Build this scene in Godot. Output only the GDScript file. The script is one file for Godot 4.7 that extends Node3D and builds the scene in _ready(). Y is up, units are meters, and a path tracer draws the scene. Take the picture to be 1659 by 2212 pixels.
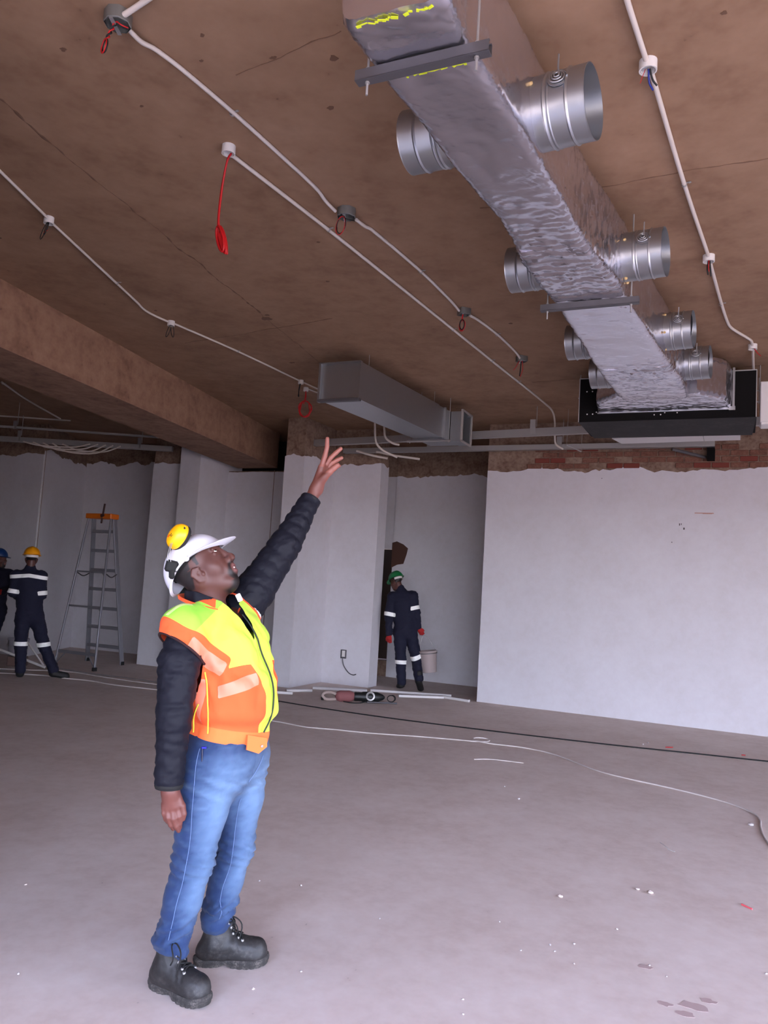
extends Node3D
# World frame: x runs along the back wall, -z towards it, y up, metres. The camera stands at x = z = 0.

const CEIL := 4.15
var M := {}
var used := {}
var rng := RandomNumberGenerator.new()

class MB:
	var v := PackedVector3Array()
	var n := PackedVector3Array()
	var c := PackedColorArray()
	var i := PackedInt32Array()
	func tri(a: Vector3, b: Vector3, d: Vector3, out: Vector3) -> void:
		var nn := (b - a).cross(d - a)
		if nn.length_squared() < 1e-18:
			return
		nn = nn.normalized()
		var k := v.size()
		if nn.dot(out) < 0.0:
			nn = -nn
			v.append_array([a, b, d])
		else:
			v.append_array([a, d, b])
		n.append_array([nn, nn, nn])
		i.append_array([k, k + 1, k + 2])
	func quad(a: Vector3, b: Vector3, d: Vector3, e: Vector3, out: Vector3) -> void:
		tri(a, b, d, out)
		tri(a, d, e, out)
	# chamfered box
	func box(ce: Vector3, s: Vector3, ba := Basis(), bv := 0.0) -> void:
		var h := s * 0.5
		bv = minf(bv, minf(h.x, minf(h.y, h.z)) * 0.9)
		var q := func(sx, sy, sz, ax):
			var p := Vector3(sx * (h.x - bv), sy * (h.y - bv), sz * (h.z - bv))
			p[ax] += bv * [sx, sy, sz][ax]
			return ce + ba * p
		for ax in 3:
			var u := (ax + 1) % 3
			var w := (ax + 2) % 3
			for sg in [-1, 1]:
				var pts := []
				for k in [[-1, -1], [1, -1], [1, 1], [-1, 1]]:
					var s3 := [0, 0, 0]
					s3[ax] = sg
					s3[u] = k[0]
					s3[w] = k[1]
					pts.append(q.call(s3[0], s3[1], s3[2], ax))
				var o := Vector3()
				o[ax] = sg
				quad(pts[0], pts[1], pts[2], pts[3], ba * o)
		if bv <= 0.0:
			return
		for ax in 3: # edges running along ax
			var u := (ax + 1) % 3
			var w := (ax + 2) % 3
			for k in [[-1, -1], [1, -1], [1, 1], [-1, 1]]:
				var lo := [0, 0, 0]
				lo[u] = k[0]
				lo[w] = k[1]
				var hi := lo.duplicate()
				lo[ax] = -1
				hi[ax] = 1
				var o := Vector3()
				o[u] = k[0]
				o[w] = k[1]
				quad(q.call(lo[0], lo[1], lo[2], u), q.call(hi[0], hi[1], hi[2], u), q.call(hi[0], hi[1], hi[2], w), q.call(lo[0], lo[1], lo[2], w), ba * o)
		for sx in [-1, 1]:
			for sy in [-1, 1]:
				for sz in [-1, 1]:
					tri(q.call(sx, sy, sz, 0), q.call(sx, sy, sz, 1), q.call(sx, sy, sz, 2), ba * Vector3(sx, sy, sz))
	# convex prism: polygon pts (in order), pushed along d
	func prism(pts: Array, d: Vector3) -> void:
		var ce := Vector3()
		for p in pts:
			ce += p
		ce = ce / pts.size()
		for k in pts.size():
			var a: Vector3 = pts[k]
			var b: Vector3 = pts[(k + 1) % pts.size()]
			quad(a, b, b + d, a + d, (a + b) * 0.5 - ce)
			tri(ce, a, b, -d)
			tri(ce + d, a + d, b + d, d)
	# rows of equal length joined into a smooth surface; closed rows wrap around
	func loft(rows: Array, wrap := true, cap0 := true, cap1 := true, outward := true) -> void:
		var m: int = rows[0].size()
		var base := v.size()
		var ce := []
		for r in rows:
			var s := Vector3()
			for p in r:
				s += p
			ce.append(s / m)
		for a in rows.size():
			for b in m:
				var p: Vector3 = rows[a][b]
				var pa: Vector3 = rows[maxi(a - 1, 0)][b]
				var pb: Vector3 = rows[mini(a + 1, rows.size() - 1)][b]
				var qa: Vector3 = rows[a][(b + m - 1) % m] if wrap else rows[a][maxi(b - 1, 0)]
				var qb: Vector3 = rows[a][(b + 1) % m] if wrap else rows[a][mini(b + 1, m - 1)]
				var nn := (qb - qa).cross(pb - pa)
				if nn.length_squared() < 1e-20:
					nn = p - ce[a]
				nn = nn.normalized()
				v.append(p)
				n.append(nn)
		# orientation check on the whole surface
		var sgn := 0.0
		if wrap:
			for a in rows.size():
				for b in m:
					sgn += n[base + a * m + b].dot(v[base + a * m + b] - ce[a])
		else:
			sgn = 1.0
		if not outward:
			sgn = -sgn
		if sgn < 0.0:
			for k in range(base, v.size()):
				n[k] = -n[k]
		var cols := m if wrap else m - 1
		for a in rows.size() - 1:
			for b in cols:
				var i0 := base + a * m + b
				var i1 := base + a * m + (b + 1) % m
				var i2 := i0 + m
				var i3 := i1 + m
				if sgn < 0.0:
					i.append_array([i0, i1, i3, i0, i3, i2])
				else:
					i.append_array([i0, i3, i1, i0, i2, i3])
		if wrap and cap0:
			var d: Vector3 = ce[0] - ce[1]
			for b in m:
				tri(ce[0], rows[0][b], rows[0][(b + 1) % m], d)
		if wrap and cap1:
			var l := rows.size() - 1
			var d: Vector3 = ce[l] - ce[l - 1]
			for b in m:
				tri(ce[l], rows[l][b], rows[l][(b + 1) % m], d)
	func tube(path: Array, r, sides := 10, caps := true) -> void:
		var rows := []
		var up := Vector3.UP
		var prev := Vector3.ZERO
		for k in path.size():
			var t: Vector3 = (path[mini(k + 1, path.size() - 1)] - path[maxi(k - 1, 0)])
			if t.length_squared() < 1e-14:
				t = prev if prev != Vector3.ZERO else Vector3.FORWARD
			t = t.normalized()
			if prev == Vector3.ZERO:
				up = Vector3.UP if absf(t.y) < 0.9 else Vector3.RIGHT
				up = (up - t * up.dot(t)).normalized()
			else:
				up = (up - t * up.dot(t)).normalized()
			prev = t
			var s := t.cross(up)
			var rr: float = r[k] if r is Array else r
			var row := []
			for b in sides:
				var a := TAU * b / sides
				row.append(path[k] + (up * cos(a) + s * sin(a)) * rr)
			rows.append(row)
		loft(rows, true, caps, caps)
	# profile of Vector2(radius, along) turned about axis
	func lathe(prof: Array, at: Vector3, axis: Vector3, sides := 24, caps := true, smooth := false) -> void:
		var z := axis.normalized()
		var x := (Vector3.UP if absf(z.y) < 0.9 else Vector3.RIGHT).cross(z).normalized()
		var y := z.cross(x)
		var ring := func(p: Vector2) -> Array:
			var row := []
			for b in sides:
				var a := TAU * b / sides
				row.append(at + z * p.y + (x * cos(a) + y * sin(a)) * p.x)
			return row
		if smooth:
			var rows := []
			for p in prof:
				rows.append(ring.call(p))
			loft(rows, true, caps, caps)
			return
		for k in prof.size() - 1:
			var a: Vector2 = prof[k]
			var b: Vector2 = prof[k + 1]
			var base := v.size()
			var ra: Array = ring.call(a)
			var rb: Array = ring.call(b)
			var t := b - a
			var nn2 := Vector2(t.y, -t.x).normalized()
			for q in sides:
				var an := TAU * q / sides
				var rad: Vector3 = x * cos(an) + y * sin(an)
				var nn: Vector3 = (rad * nn2.x + z * nn2.y).normalized()
				v.append(ra[q])
				v.append(rb[q])
				n.append(nn)
				n.append(nn)
			for q in sides:
				var i0 := base + q * 2
				var i1 := base + ((q + 1) % sides) * 2
				i.append_array([i0, i0 + 1, i1 + 1, i0, i1 + 1, i1])
		if caps:
			for e in [0, prof.size() - 1]:
				var p: Vector2 = prof[e]
				if p.x > 1e-5:
					var r2: Array = ring.call(p)
					var o := z * (-1.0 if e == 0 else 1.0)
					for q in sides:
						tri(at + z * p.y, r2[q], r2[(q + 1) % sides], o)
	func mesh() -> ArrayMesh:
		var a := []
		a.resize(Mesh.ARRAY_MAX)
		a[Mesh.ARRAY_VERTEX] = v
		a[Mesh.ARRAY_NORMAL] = n
		if c.size() == v.size() and c.size() > 0:
			a[Mesh.ARRAY_COLOR] = c
		a[Mesh.ARRAY_INDEX] = i
		var m := ArrayMesh.new()
		m.add_surface_from_arrays(Mesh.PRIMITIVE_TRIANGLES, a)
		return m

func numbered(called: String) -> String:
	if not used.has(called):
		used[called] = 0
		return called
	used[called] += 1
	return "%s_%03d" % [called, used[called]]

func obj(called: String, mb, mat: Material, parent: Node = self) -> MeshInstance3D:
	var o := MeshInstance3D.new()
	o.mesh = mb.mesh() if mb is MB else mb
	o.material_override = mat
	o.name = numbered(called) if parent == self else called
	parent.add_child(o, true)
	return o

func thing(called: String, label: String, category: String, at := Vector3.ZERO, turn := 0.0, group := "") -> Node3D:
	var o := Node3D.new()
	o.name = numbered(called)
	add_child(o, true)
	o.position = at
	o.rotation.y = turn
	return tag(o, label, category, group)

func tag(o: Node, label: String, category: String, group := "", kind := "") -> Node:
	o.set_meta("label", label)
	o.set_meta("category", category)
	if group:
		o.set_meta("group", group)
	if kind:
		o.set_meta("kind", kind)
	return o

func struct(called: String, mb, mat: Material, label := "", category := "", parent: Node = self) -> MeshInstance3D:
	var o := obj(called, mb, mat, parent)
	if parent == self:
		o.set_meta("kind", "structure")
		if label:
			o.set_meta("label", label)
			o.set_meta("category", category)
	return o

func noise(freq: float, oct := 4, sd := 1, type := FastNoiseLite.TYPE_SIMPLEX_SMOOTH) -> FastNoiseLite:
	var f := FastNoiseLite.new()
	f.noise_type = type
	f.frequency = freq
	f.fractal_octaves = oct
	f.seed = sd
	return f

func ntex(freq: float, cols: Array, offs: Array, size := 512, oct := 5, sd := 1) -> NoiseTexture2D:
	var t := NoiseTexture2D.new()
	t.width = size
	t.height = size
	t.seamless = true
	t.seamless_blend_skirt = 0.25
	t.noise = noise(freq, oct, sd)
	var g := Gradient.new()
	g.offsets = PackedFloat32Array(offs)
	g.colors = PackedColorArray(cols)
	t.color_ramp = g
	return t

func nbump(freq: float, strength: float, size := 512, oct := 4, sd := 3) -> NoiseTexture2D:
	var t := NoiseTexture2D.new()
	t.width = size
	t.height = size
	t.seamless = true
	t.as_normal_map = true
	t.bump_strength = strength
	t.noise = noise(freq, oct, sd)
	return t

func mat(col: Color, rough := 0.6, metal := 0.0) -> StandardMaterial3D:
	var m := StandardMaterial3D.new()
	m.albedo_color = col
	m.roughness = rough
	m.metallic = metal
	return m

func tri_map(m: StandardMaterial3D, scale: float, world := true) -> StandardMaterial3D:
	m.uv1_triplanar = true
	m.uv1_world_triplanar = world
	m.uv1_scale = Vector3.ONE * scale
	return m

# a texture that holds broad stains, finer mottling and small dark specks, mixed pixel by pixel
func stained(size: int, base: Color, dark: Color, light: Color, sd: int, f0: float, f1: float, speck: float, stretch := 1.0) -> ImageTexture:
	var a := noise(f0 / size, 5, sd).get_seamless_image(size, size).get_data()
	var nb := noise(f1 / size, 4, sd + 7)
	var b := nb.get_seamless_image(size, size).get_data()
	var c := noise(f1 * 3.1 / size, 3, sd + 13).get_seamless_image(size, size).get_data()
	var out := PackedByteArray()
	out.resize(size * size * 3)
	for y in size:
		var ys := int(y * stretch) % size
		for x in size:
			var k := y * size + x
			var ks := ys * size + x
			var t := (a[k] - 128) / 128.0 * 0.55 + (b[ks] - 128) / 128.0 * 0.45 + (c[k] - 128) / 128.0 * 0.2
			var col := base
			if t < 0.0:
				col = base.lerp(dark, minf(-t * 1.1, 1.0))
			else:
				col = base.lerp(light, minf(t * 1.1, 1.0))
			var s := (c[k] + b[ks]) * 0.5
			if s < speck:
				col = col.lerp(dark * 0.8, minf((speck - s) / 14.0, 0.75))
			out[k * 3] = int(clampf(col.r, 0, 1) * 255)
			out[k * 3 + 1] = int(clampf(col.g, 0, 1) * 255)
			out[k * 3 + 2] = int(clampf(col.b, 0, 1) * 255)
	return ImageTexture.create_from_image(Image.create_from_data(size, size, false, Image.FORMAT_RGB8, out))

func materials() -> void:
	var m := mat(Color.WHITE, 0.92)
	m.albedo_texture = stained(1024, Color(0.56, 0.435, 0.335), Color(0.48, 0.355, 0.265), Color(0.61, 0.485, 0.385), 5, 5.0, 20.0, 42.0, 1.0)
	m.normal_enabled = true
	m.normal_texture = nbump(0.03, 0.6)
	m.normal_scale = 0.08
	M.ceiling = tri_map(m, 0.22)
	m = mat(Color.WHITE, 0.92)
	m.albedo_texture = stained(512, Color(0.56, 0.425, 0.34), Color(0.45, 0.325, 0.255), Color(0.63, 0.505, 0.41), 31, 3.0, 12.0, 50.0)
	M.beam = tri_map(m, 0.6)
	m = mat(Color.WHITE, 0.95)
	m.albedo_texture = stained(1024, Color(0.83, 0.77, 0.735), Color(0.785, 0.715, 0.675), Color(0.86, 0.81, 0.78), 21, 4.0, 22.0, 40.0)
	m.normal_enabled = true
	m.normal_texture = nbump(0.05, 1.0)
	m.normal_scale = 0.16
	M.floor = tri_map(m, 0.33)
	m = mat(Color.WHITE, 0.9)
	m.albedo_texture = stained(512, Color(0.80, 0.785, 0.80), Color(0.78, 0.762, 0.77), Color(0.815, 0.805, 0.82), 41, 3.0, 14.0, 20.0)
	m.normal_enabled = true
	m.normal_texture = nbump(0.05, 1.0, 256)
	m.normal_scale = 0.15
	M.plaster = tri_map(m, 0.5)
	m = mat(Color.WHITE, 0.95)
	m.albedo_texture = stained(512, Color(0.50, 0.41, 0.35), Color(0.36, 0.26, 0.21), Color(0.58, 0.50, 0.44), 51, 5.0, 20.0, 60.0)
	M.render = tri_map(m, 0.8)
	m = mat(Color.WHITE, 0.95)
	m.albedo_texture = stained(256, Color(0.45, 0.30, 0.245), Color(0.34, 0.21, 0.17), Color(0.52, 0.40, 0.33), 61, 5.0, 16.0, 60.0)
	M.brick = tri_map(m, 1.5)
	M.brick_red = mat(Color(0.44, 0.21, 0.17), 0.95)
	M.conduit = mat(Color(0.80, 0.76, 0.72), 0.5)
	M.white_plastic = mat(Color(0.84, 0.82, 0.80), 0.45)
	M.grey_box = mat(Color(0.52, 0.52, 0.50), 0.42, 0.55)
	M.dark_wire = mat(Color(0.05, 0.05, 0.055), 0.6)
	M.red_wire = mat(Color(0.72, 0.06, 0.08), 0.5)
	M.blue_wire = mat(Color(0.10, 0.16, 0.5), 0.5)
	m = mat(Color(0.66, 0.67, 0.68), 0.36, 0.92)
	M.galv = m
	M.flange = mat(Color(0.62, 0.60, 0.58), 0.6, 0.4)
	M.brown_render = mat(Color(0.30, 0.20, 0.165), 0.95)
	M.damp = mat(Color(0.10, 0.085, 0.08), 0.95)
	m = mat(Color(0.66, 0.65, 0.64), 0.45, 0.6)
	M.steel = m
	M.dark_steel = mat(Color(0.36, 0.35, 0.36), 0.5, 0.5)
	m = mat(Color(0.82, 0.81, 0.84), 0.22, 0.96)
	m.normal_enabled = true
	m.normal_texture = nbump(0.015, 3.0, 512, 4)
	m.normal_scale = 0.30
	M.foil = tri_map(m, 1.4)
	M.black = mat(Color(0.085, 0.08, 0.08), 0.8)
	M.black.metallic_specular = 0.15
	m = mat(Color.WHITE, 0.6)
	m.albedo_texture = stained(256, Color(0.13, 0.125, 0.125), Color(0.10, 0.095, 0.095), Color(0.22, 0.21, 0.205), 71, 3.0, 16.0, 10.0)
	m.metallic_specular = 0.25
	M.black_dusty = tri_map(m, 1.0)
	M.white_panel = mat(Color(0.80, 0.78, 0.77), 0.5)
	M.yellow_chalk = mat(Color(0.85, 0.9, 0.15), 0.9)
	M.foam = mat(Color(0.78, 0.66, 0.45), 0.9)
func v3(a) -> Vector3:
	return Vector3(a[0], a[1], a[2])

func path(a: Array) -> Array:
	var r := []
	for p in a:
		r.append(v3(p))
	return r

# rounded version of a polyline
func smooth_path(a: Array, steps := 5) -> Array:
	var c := Curve3D.new()
	for k in a.size():
		var p: Vector3 = a[k]
		var t: Vector3 = (a[mini(k + 1, a.size() - 1)] - a[maxi(k - 1, 0)]) * 0.5
		var la: float = (p - a[maxi(k - 1, 0)]).length()
		var lb: float = (p - a[mini(k + 1, a.size() - 1)]).length()
		var tn := t.normalized()
		c.add_point(p, -tn * la * 0.33, tn * lb * 0.33)
	var out := []
	for k in a.size() - 1:
		for s in steps:
			out.append(c.sample(k, float(s) / steps))
	out.append(a[a.size() - 1])
	return out

# plaster coat on the segment a-b (x, z): ragged upper edge, 12 mm thick
func plaster(a: Vector2, b: Vector2, top: float, parent: Node, sd: int, rag := 0.05, bottom := 0.0) -> void:
	var mb := MB.new()
	var d := (b - a)
	var le := d.length()
	d = d / le
	var nn := Vector2(-d.y, d.x)
	var f := noise(1.3, 4, sd)
	var g := noise(6.0, 2, sd + 3)
	var cnt := maxi(2, int(le / 0.05))
	var th := 0.012
	var pts := []
	for k in cnt + 1:
		var s := le * k / cnt
		var y := top + f.get_noise_1d(s) * rag * 1.6 + absf(g.get_noise_1d(s)) * rag * 0.7
		var q := a + d * s
		pts.append([Vector3(q.x, bottom, q.y), Vector3(q.x, y, q.y)])
	var o := Vector3(nn.x, 0, nn.y)
	for k in cnt:
		var p0: Array = pts[k]
		var p1: Array = pts[k + 1]
		mb.quad(p0[0] + o * th, p1[0] + o * th, p1[1] + o * th, p0[1] + o * th, o)
		mb.quad(p0[1], p1[1], p1[1] + o * th, p0[1] + o * th, Vector3.UP)
	var dd := Vector3(d.x, 0, d.y)
	mb.quad(pts[0][0], pts[0][1], pts[0][1] + o * th, pts[0][0] + o * th, -dd)
	mb.quad(pts[cnt][0], pts[cnt][1], pts[cnt][1] + o * th, pts[cnt][0] + o * th, dd)
	obj("plaster_coat", mb, M.plaster, parent)

func wall(called: String, a: Vector2, b: Vector2, th: float, top: float, label: String, sd: int, rag := 0.05) -> Node3D:
	var d := (b - a).normalized()
	var nn := Vector2(-d.y, d.x)
	var mb := MB.new()
	var p := [Vector3(a.x, 0, a.y), Vector3(b.x, 0, b.y), Vector3(b.x - nn.x * th, 0, b.y - nn.y * th), Vector3(a.x - nn.x * th, 0, a.y - nn.y * th)]
	mb.prism(p, Vector3(0, CEIL, 0))
	var o := struct(called, mb, M.render, label, "wall")
	plaster(a, b, top, o, sd, rag)
	return o

# box column with plaster on the faces named (0 front, 1 right, 2 left)
func column(called: String, x0: float, x1: float, z0: float, z1: float, top: float, faces: Array, label: String, sd: int) -> Node3D:
	var mb := MB.new()
	mb.box(Vector3((x0 + x1) / 2, CEIL / 2, (z0 + z1) / 2), Vector3(x1 - x0, CEIL, z1 - z0))
	var o := struct(called, mb, M.render, label, "column")
	for f in faces:
		if f == 0:
			plaster(Vector2(x0 - 0.012, z1), Vector2(x1 + 0.012, z1), top, o, sd)
		elif f == 1:
			plaster(Vector2(x1, z1), Vector2(x1, z0), top, o, sd + 1)
		else:
			plaster(Vector2(x0, z0), Vector2(x0, z1), top, o, sd + 2)
	return o

func setting() -> void:
	var mb := MB.new()
	mb.box(Vector3(-5.1, -0.15, -5.75), Vector3(23.4, 0.3, 16.4))
	struct("floor", mb, M.floor, "dusty grey-mauve concrete screed floor", "floor")
	mb = MB.new()
	mb.box(Vector3(-5.1, CEIL + 0.15, -5.75), Vector3(23.4, 0.3, 16.4))
	var ce := struct("ceiling", mb, M.ceiling, "stained brown raw concrete ceiling slab", "ceiling")
	# rough seams the formwork left on the slab, and spots where it spalled
	var sm := mat(Color(0.40, 0.29, 0.215), 0.95)
	for s in [[[-3.7, -2.6], [-4.25, -6.3], 0.016], [[-1.6, -4.75], [0.9, -4.62], 0.010], [[-5.6, -6.75], [-3.6, -6.45], 0.010], [[-0.4, -2.6], [1.6, -2.9], 0.006], [[-2.3, -9.1], [0.2, -8.9], 0.012], [[-3.6, -2.35], [-2.75, -2.2], 0.010], [[-2.35, -3.05], [-1.7, -2.95], 0.006], [[-4.25, -6.3], [-4.6, -8.6], 0.008]]:
		var f := noise(1.0, 3, int(s[0][0] * 10))
		var rows := []
		var d := Vector2(s[1][0] - s[0][0], s[1][1] - s[0][1])
		var nn := Vector2(-d.y, d.x).normalized()
		var cnt := int(d.length() / 0.04)
		for k in cnt + 1:
			var t := float(k) / cnt
			var q := Vector2(s[0][0], s[0][1]) + d * t + nn * (f.get_noise_1d(t * d.length() * 2.0) * 0.03)
			var w: float = s[2] * clampf(0.25 + 1.3 * f.get_noise_1d(t * d.length() * 9.0 + 40.0), 0.08, 1.0)
			var a := q - nn * w
			var b := q + nn * w
			rows.append([Vector3(a.x, CEIL + 0.001, a.y), Vector3(a.x + nn.x * w * 0.6, CEIL - 0.0025, a.y + nn.y * w * 0.6), Vector3(b.x - nn.x * w * 0.6, CEIL - 0.0025, b.y - nn.y * w * 0.6), Vector3(b.x, CEIL + 0.001, b.y)])
		mb = MB.new()
		mb.loft(rows, false)
		obj("formwork_seam", mb, sm, ce)
	rng.seed = 5
	for q in [[-1.75, -2.62, 0.022], [-1.82, -3.1, 0.02], [-2.1, -3.0, 0.014], [-2.02, -3.45, 0.018], [-2.33, -2.75, 0.012], [-2.45, -2.9, 0.010], [-3.05, -2.6, 0.014], [-4.25, -6.28, 0.05], [-4.18, -6.2, 0.02], [-3.0, -3.1, 0.01], [-1.0, -2.7, 0.012], [-0.1, -3.4, 0.012], [-1.6, -3.6, 0.012], [-5.3, -4.1, 0.02], [-5.2, -5.8, 0.016], [-4.8, -7.7, 0.03], [-4.9, -8.6, 0.03], [-2.0, -7.0, 0.02], [-3.2, -5.6, 0.014], [-2.9, -4.9, 0.014]]:
		mb = MB.new()
		var pts := []
		for k in 11:
			var a := TAU * k / 11
			var r: float = q[2] * (0.55 + 0.6 * rng.randf())
			pts.append(Vector3(q[0] + cos(a) * r * 1.3, CEIL + 0.0005, q[1] + sin(a) * r))
		mb.prism(pts, Vector3(0, -0.0025, 0))
		obj("spall", mb, sm, ce)
	# downstand beam
	mb = MB.new()
	mb.prism([Vector3(-4.62, 3.55, 2.45), Vector3(-7.41, 3.55, -11.65), Vector3(-8.24, 3.55, -11.65), Vector3(-5.45, 3.55, 2.45)], Vector3(0, 0.62, 0))
	tag(struct("beam", mb, M.beam), "deep downstand concrete beam crossing the ceiling at left", "beam")
	# walls
	wall("wall_left_front", Vector2(-16.5, -10.2), Vector2(-11.4, -10.2), 0.04, 3.6, "white plastered wall behind the two workers at far left", 1)
	wall("wall_left_return", Vector2(-11.4, -10.2), Vector2(-12.3, -12.1), 0.02, 3.66, "shaded splayed return wall left of the stepladder", 2)
	wall("wall_left_recess", Vector2(-12.35, -12.1), Vector2(-9.3, -12.3), 0.3, 3.72, "recessed white wall right behind the stepladder", 3, 0.09)
	column("column_pier", -9.53, -8.78, -12.5, -10.95, 3.52, [0, 2], "wide plastered pier right of the stepladder", 4)
	column("column_square", -8.8, -8.4, -12.0, -10.78, 3.9, [0, 1], "square plastered column carrying the beam", 8)
	mb = MB.new()
	mb.box(Vector3(-7.35, 1.745, -11.75), Vector3(2.1, 3.49, 0.3))
	var mid := struct("wall_middle", mb, M.render, "plastered wall with a vertical joint under the beam end", "wall")
	plaster(Vector2(-8.4, -11.6), Vector2(-6.3, -11.6), 3.47, mid, 12, 0.01)
	# dark void above it, beside the beam end
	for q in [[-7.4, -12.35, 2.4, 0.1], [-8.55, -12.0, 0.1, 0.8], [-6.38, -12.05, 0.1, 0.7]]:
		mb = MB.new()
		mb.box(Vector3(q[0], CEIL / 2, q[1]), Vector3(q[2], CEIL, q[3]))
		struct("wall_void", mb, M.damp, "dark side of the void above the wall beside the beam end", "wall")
	mb = MB.new()
	mb.box(Vector3(-7.42, 1.75, -11.584), Vector3(0.008, 3.5, 0.006))
	obj("wall_joint", mb, M.render, mid)
	column("column_front", -6.5, -6.17, -11.75, -10.45, 3.54, [0, 1, 2], "narrow white column behind the pointing man's raised arm", 13)
	column("column_socket", -6.17, -5.32, -11.75, -11.45, 3.57, [0, 1], "broad white column face with the wall socket", 17)
	var al := wall("wall_alcove", Vector2(-5.72, -13.05), Vector2(-3.4, -13.05), 0.3, 3.6, "shaded white alcove wall behind the worker with the bucket", 21, 0.06)
	# the deep chase left of it: brick-lined and dark
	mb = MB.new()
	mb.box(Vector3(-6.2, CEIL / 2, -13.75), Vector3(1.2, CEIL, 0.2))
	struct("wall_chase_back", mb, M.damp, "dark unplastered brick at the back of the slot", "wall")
	mb = MB.new()
	mb.box(Vector3(-6.2, 2.94, -13.21), Vector3(0.95, 1.32, 0.3))
	var hd := struct("wall_chase_head", mb, M.plaster, "white wall above the dark slot", "wall")
	mb = MB.new()
	mb.box(Vector3(-6.2, 3.875, -13.2), Vector3(0.95, 0.55, 0.29))
	obj("render_band", mb, M.render, hd)
	mb = MB.new()
	mb.box(Vector3(-6.2, 0.14, -13.2), Vector3(0.95, 0.28, 0.3))
	struct("wall_chase_sill", mb, M.render, "low block at the foot of the dark slot", "wall")
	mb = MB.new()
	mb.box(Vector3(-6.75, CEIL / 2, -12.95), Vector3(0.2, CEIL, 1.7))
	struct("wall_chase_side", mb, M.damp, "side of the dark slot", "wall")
	# knocked-out plaster showing brown render
	mb = MB.new()
	var pp := []
	for q in [[-5.735, 2.39], [-5.651, 2.42], [-5.52, 2.37], [-5.426, 2.30], [-5.445, 2.20], [-5.484, 2.07], [-5.50, 2.02], [-5.62, 2.0], [-5.735, 1.94]]:
		pp.append(Vector3(q[0], q[1], -13.04))
	mb.prism(pp, Vector3(0, 0, 0.006))
	obj("broken_patch", mb, M.brown_render, al)
	# main back wall with courses of brick above the plaster
	var bw := wall("wall_back", Vector2(-3.5, -11.38), Vector2(6.3, -11.38), 0.3, 3.44, "broad white plastered back wall lit by the windows", 31, 0.05)
	mb = MB.new()
	mb.box(Vector3(-3.35, CEIL / 2, -12.3), Vector3(0.3, CEIL, 1.6))
	struct("wall_alcove_side", mb, M.render, "side of the back wall in the alcove", "wall")
	rng.seed = 11
	for course in 4:
		var x := -2.9 + (course % 2) * 0.115
		while x < 0.9:
			if rng.randf() < 0.86:
				mb = MB.new()
				mb.box(Vector3(x + 0.11, 3.50 + course * 0.083, -11.38 + 0.002 + rng.randf() * 0.006), Vector3(0.215, 0.07, 0.03), Basis(), 0.006)
				obj("brick", mb, M.brick_red if rng.randf() < 0.25 else M.brick, bw)
			x += 0.23
	for q in [[-0.45, 2.845, 0.24, 0.012, 0], [-0.41, 2.838, 0.12, 0.008, 0], [-0.758, 2.685, 0.012, 0.03, 1], [-0.735, 2.69, 0.008, 0.025, 1], [-0.70, 2.63, 0.018, 0.028, 1], [-0.85, 2.44, 0.012, 0.012, 1], [-1.81, 3.32, 0.01, 0.01, 1]]:
		mb = MB.new()
		mb.box(Vector3(q[0], q[1], -11.367), Vector3(q[2], q[3], 0.002))
		obj("wall_mark", mb, mat(Color(0.72, 0.55, 0.5), 0.9) if q[4] == 0 else mat(Color(0.3, 0.27, 0.27), 0.9), bw)
	# rest of the room, behind and beside the camera
	mb = MB.new()
	mb.box(Vector3(-16.65, CEIL / 2, -5.7), Vector3(0.3, CEIL, 16.3))
	struct("wall_left", mb, M.plaster, "plastered side wall at far left", "wall")
	for s in SIDE:
		mb = MB.new()
		mb.box(Vector3(6.45, (s[2] + s[3]) / 2, (s[0] + s[1]) / 2), Vector3(0.3, s[3] - s[2], s[1] - s[0]))
		struct("wall_right", mb, M.plaster, "side wall at right with wide openings", "wall")
	mb = MB.new()
	mb.box(Vector3(-3.1, CEIL / 2, 0.15), Vector3(0.2, CEIL, 4.0))
	struct("wall_partition", mb, M.plaster, "short cross wall behind the camera", "wall")
	# front: wide shopfront openings behind the camera
	for s in FRONT:
		mb = MB.new()
		mb.box(Vector3((s[0] + s[1]) / 2, (s[2] + s[3]) / 2, FZ), Vector3(s[1] - s[0], s[3] - s[2], 0.3))
		struct("wall_front", mb, M.plaster, "front wall beside the shopfront openings behind the camera", "wall")
	mb = MB.new()
	mb.box(Vector3(-5, -0.45, 0), Vector3(240, 0.3, 240))
	struct("ground_outside", mb, mat(Color(0.55, 0.50, 0.45), 0.95), "pale paving outside the shopfront", "ground")
# ---------------------------------------------------------------- services under the ceiling
func wire_loop(mb: MB, at: Vector3, drop: float, w: float, r: float, lean := Vector3.ZERO) -> void:
	var pts := []
	for k in 21:
		var t := k / 20.0
		var a := t * TAU
		pts.append(at + Vector3(sin(a) * w * 0.5, -drop * 0.5 * (1.0 - cos(a)), sin(a * 1.0) * w * 0.2) + lean * (0.5 - 0.5 * cos(a)))
	mb.tube(pts, r, 6)

func cup(mb: MB, at: Vector3, r := 0.035, h := 0.045) -> void:
	mb.lathe([Vector2(r * 0.86, -h + 0.006), Vector2(r * 0.86, -h), Vector2(r, -h), Vector2(r, 0.0), Vector2(r * 0.86, 0.0), Vector2(r * 0.86, -h + 0.002)], at, Vector3.UP, 22, false)
	mb.lathe([Vector2(0.0, -0.012), Vector2(r * 0.88, -0.012)], at, Vector3.UP, 22, false)

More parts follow.
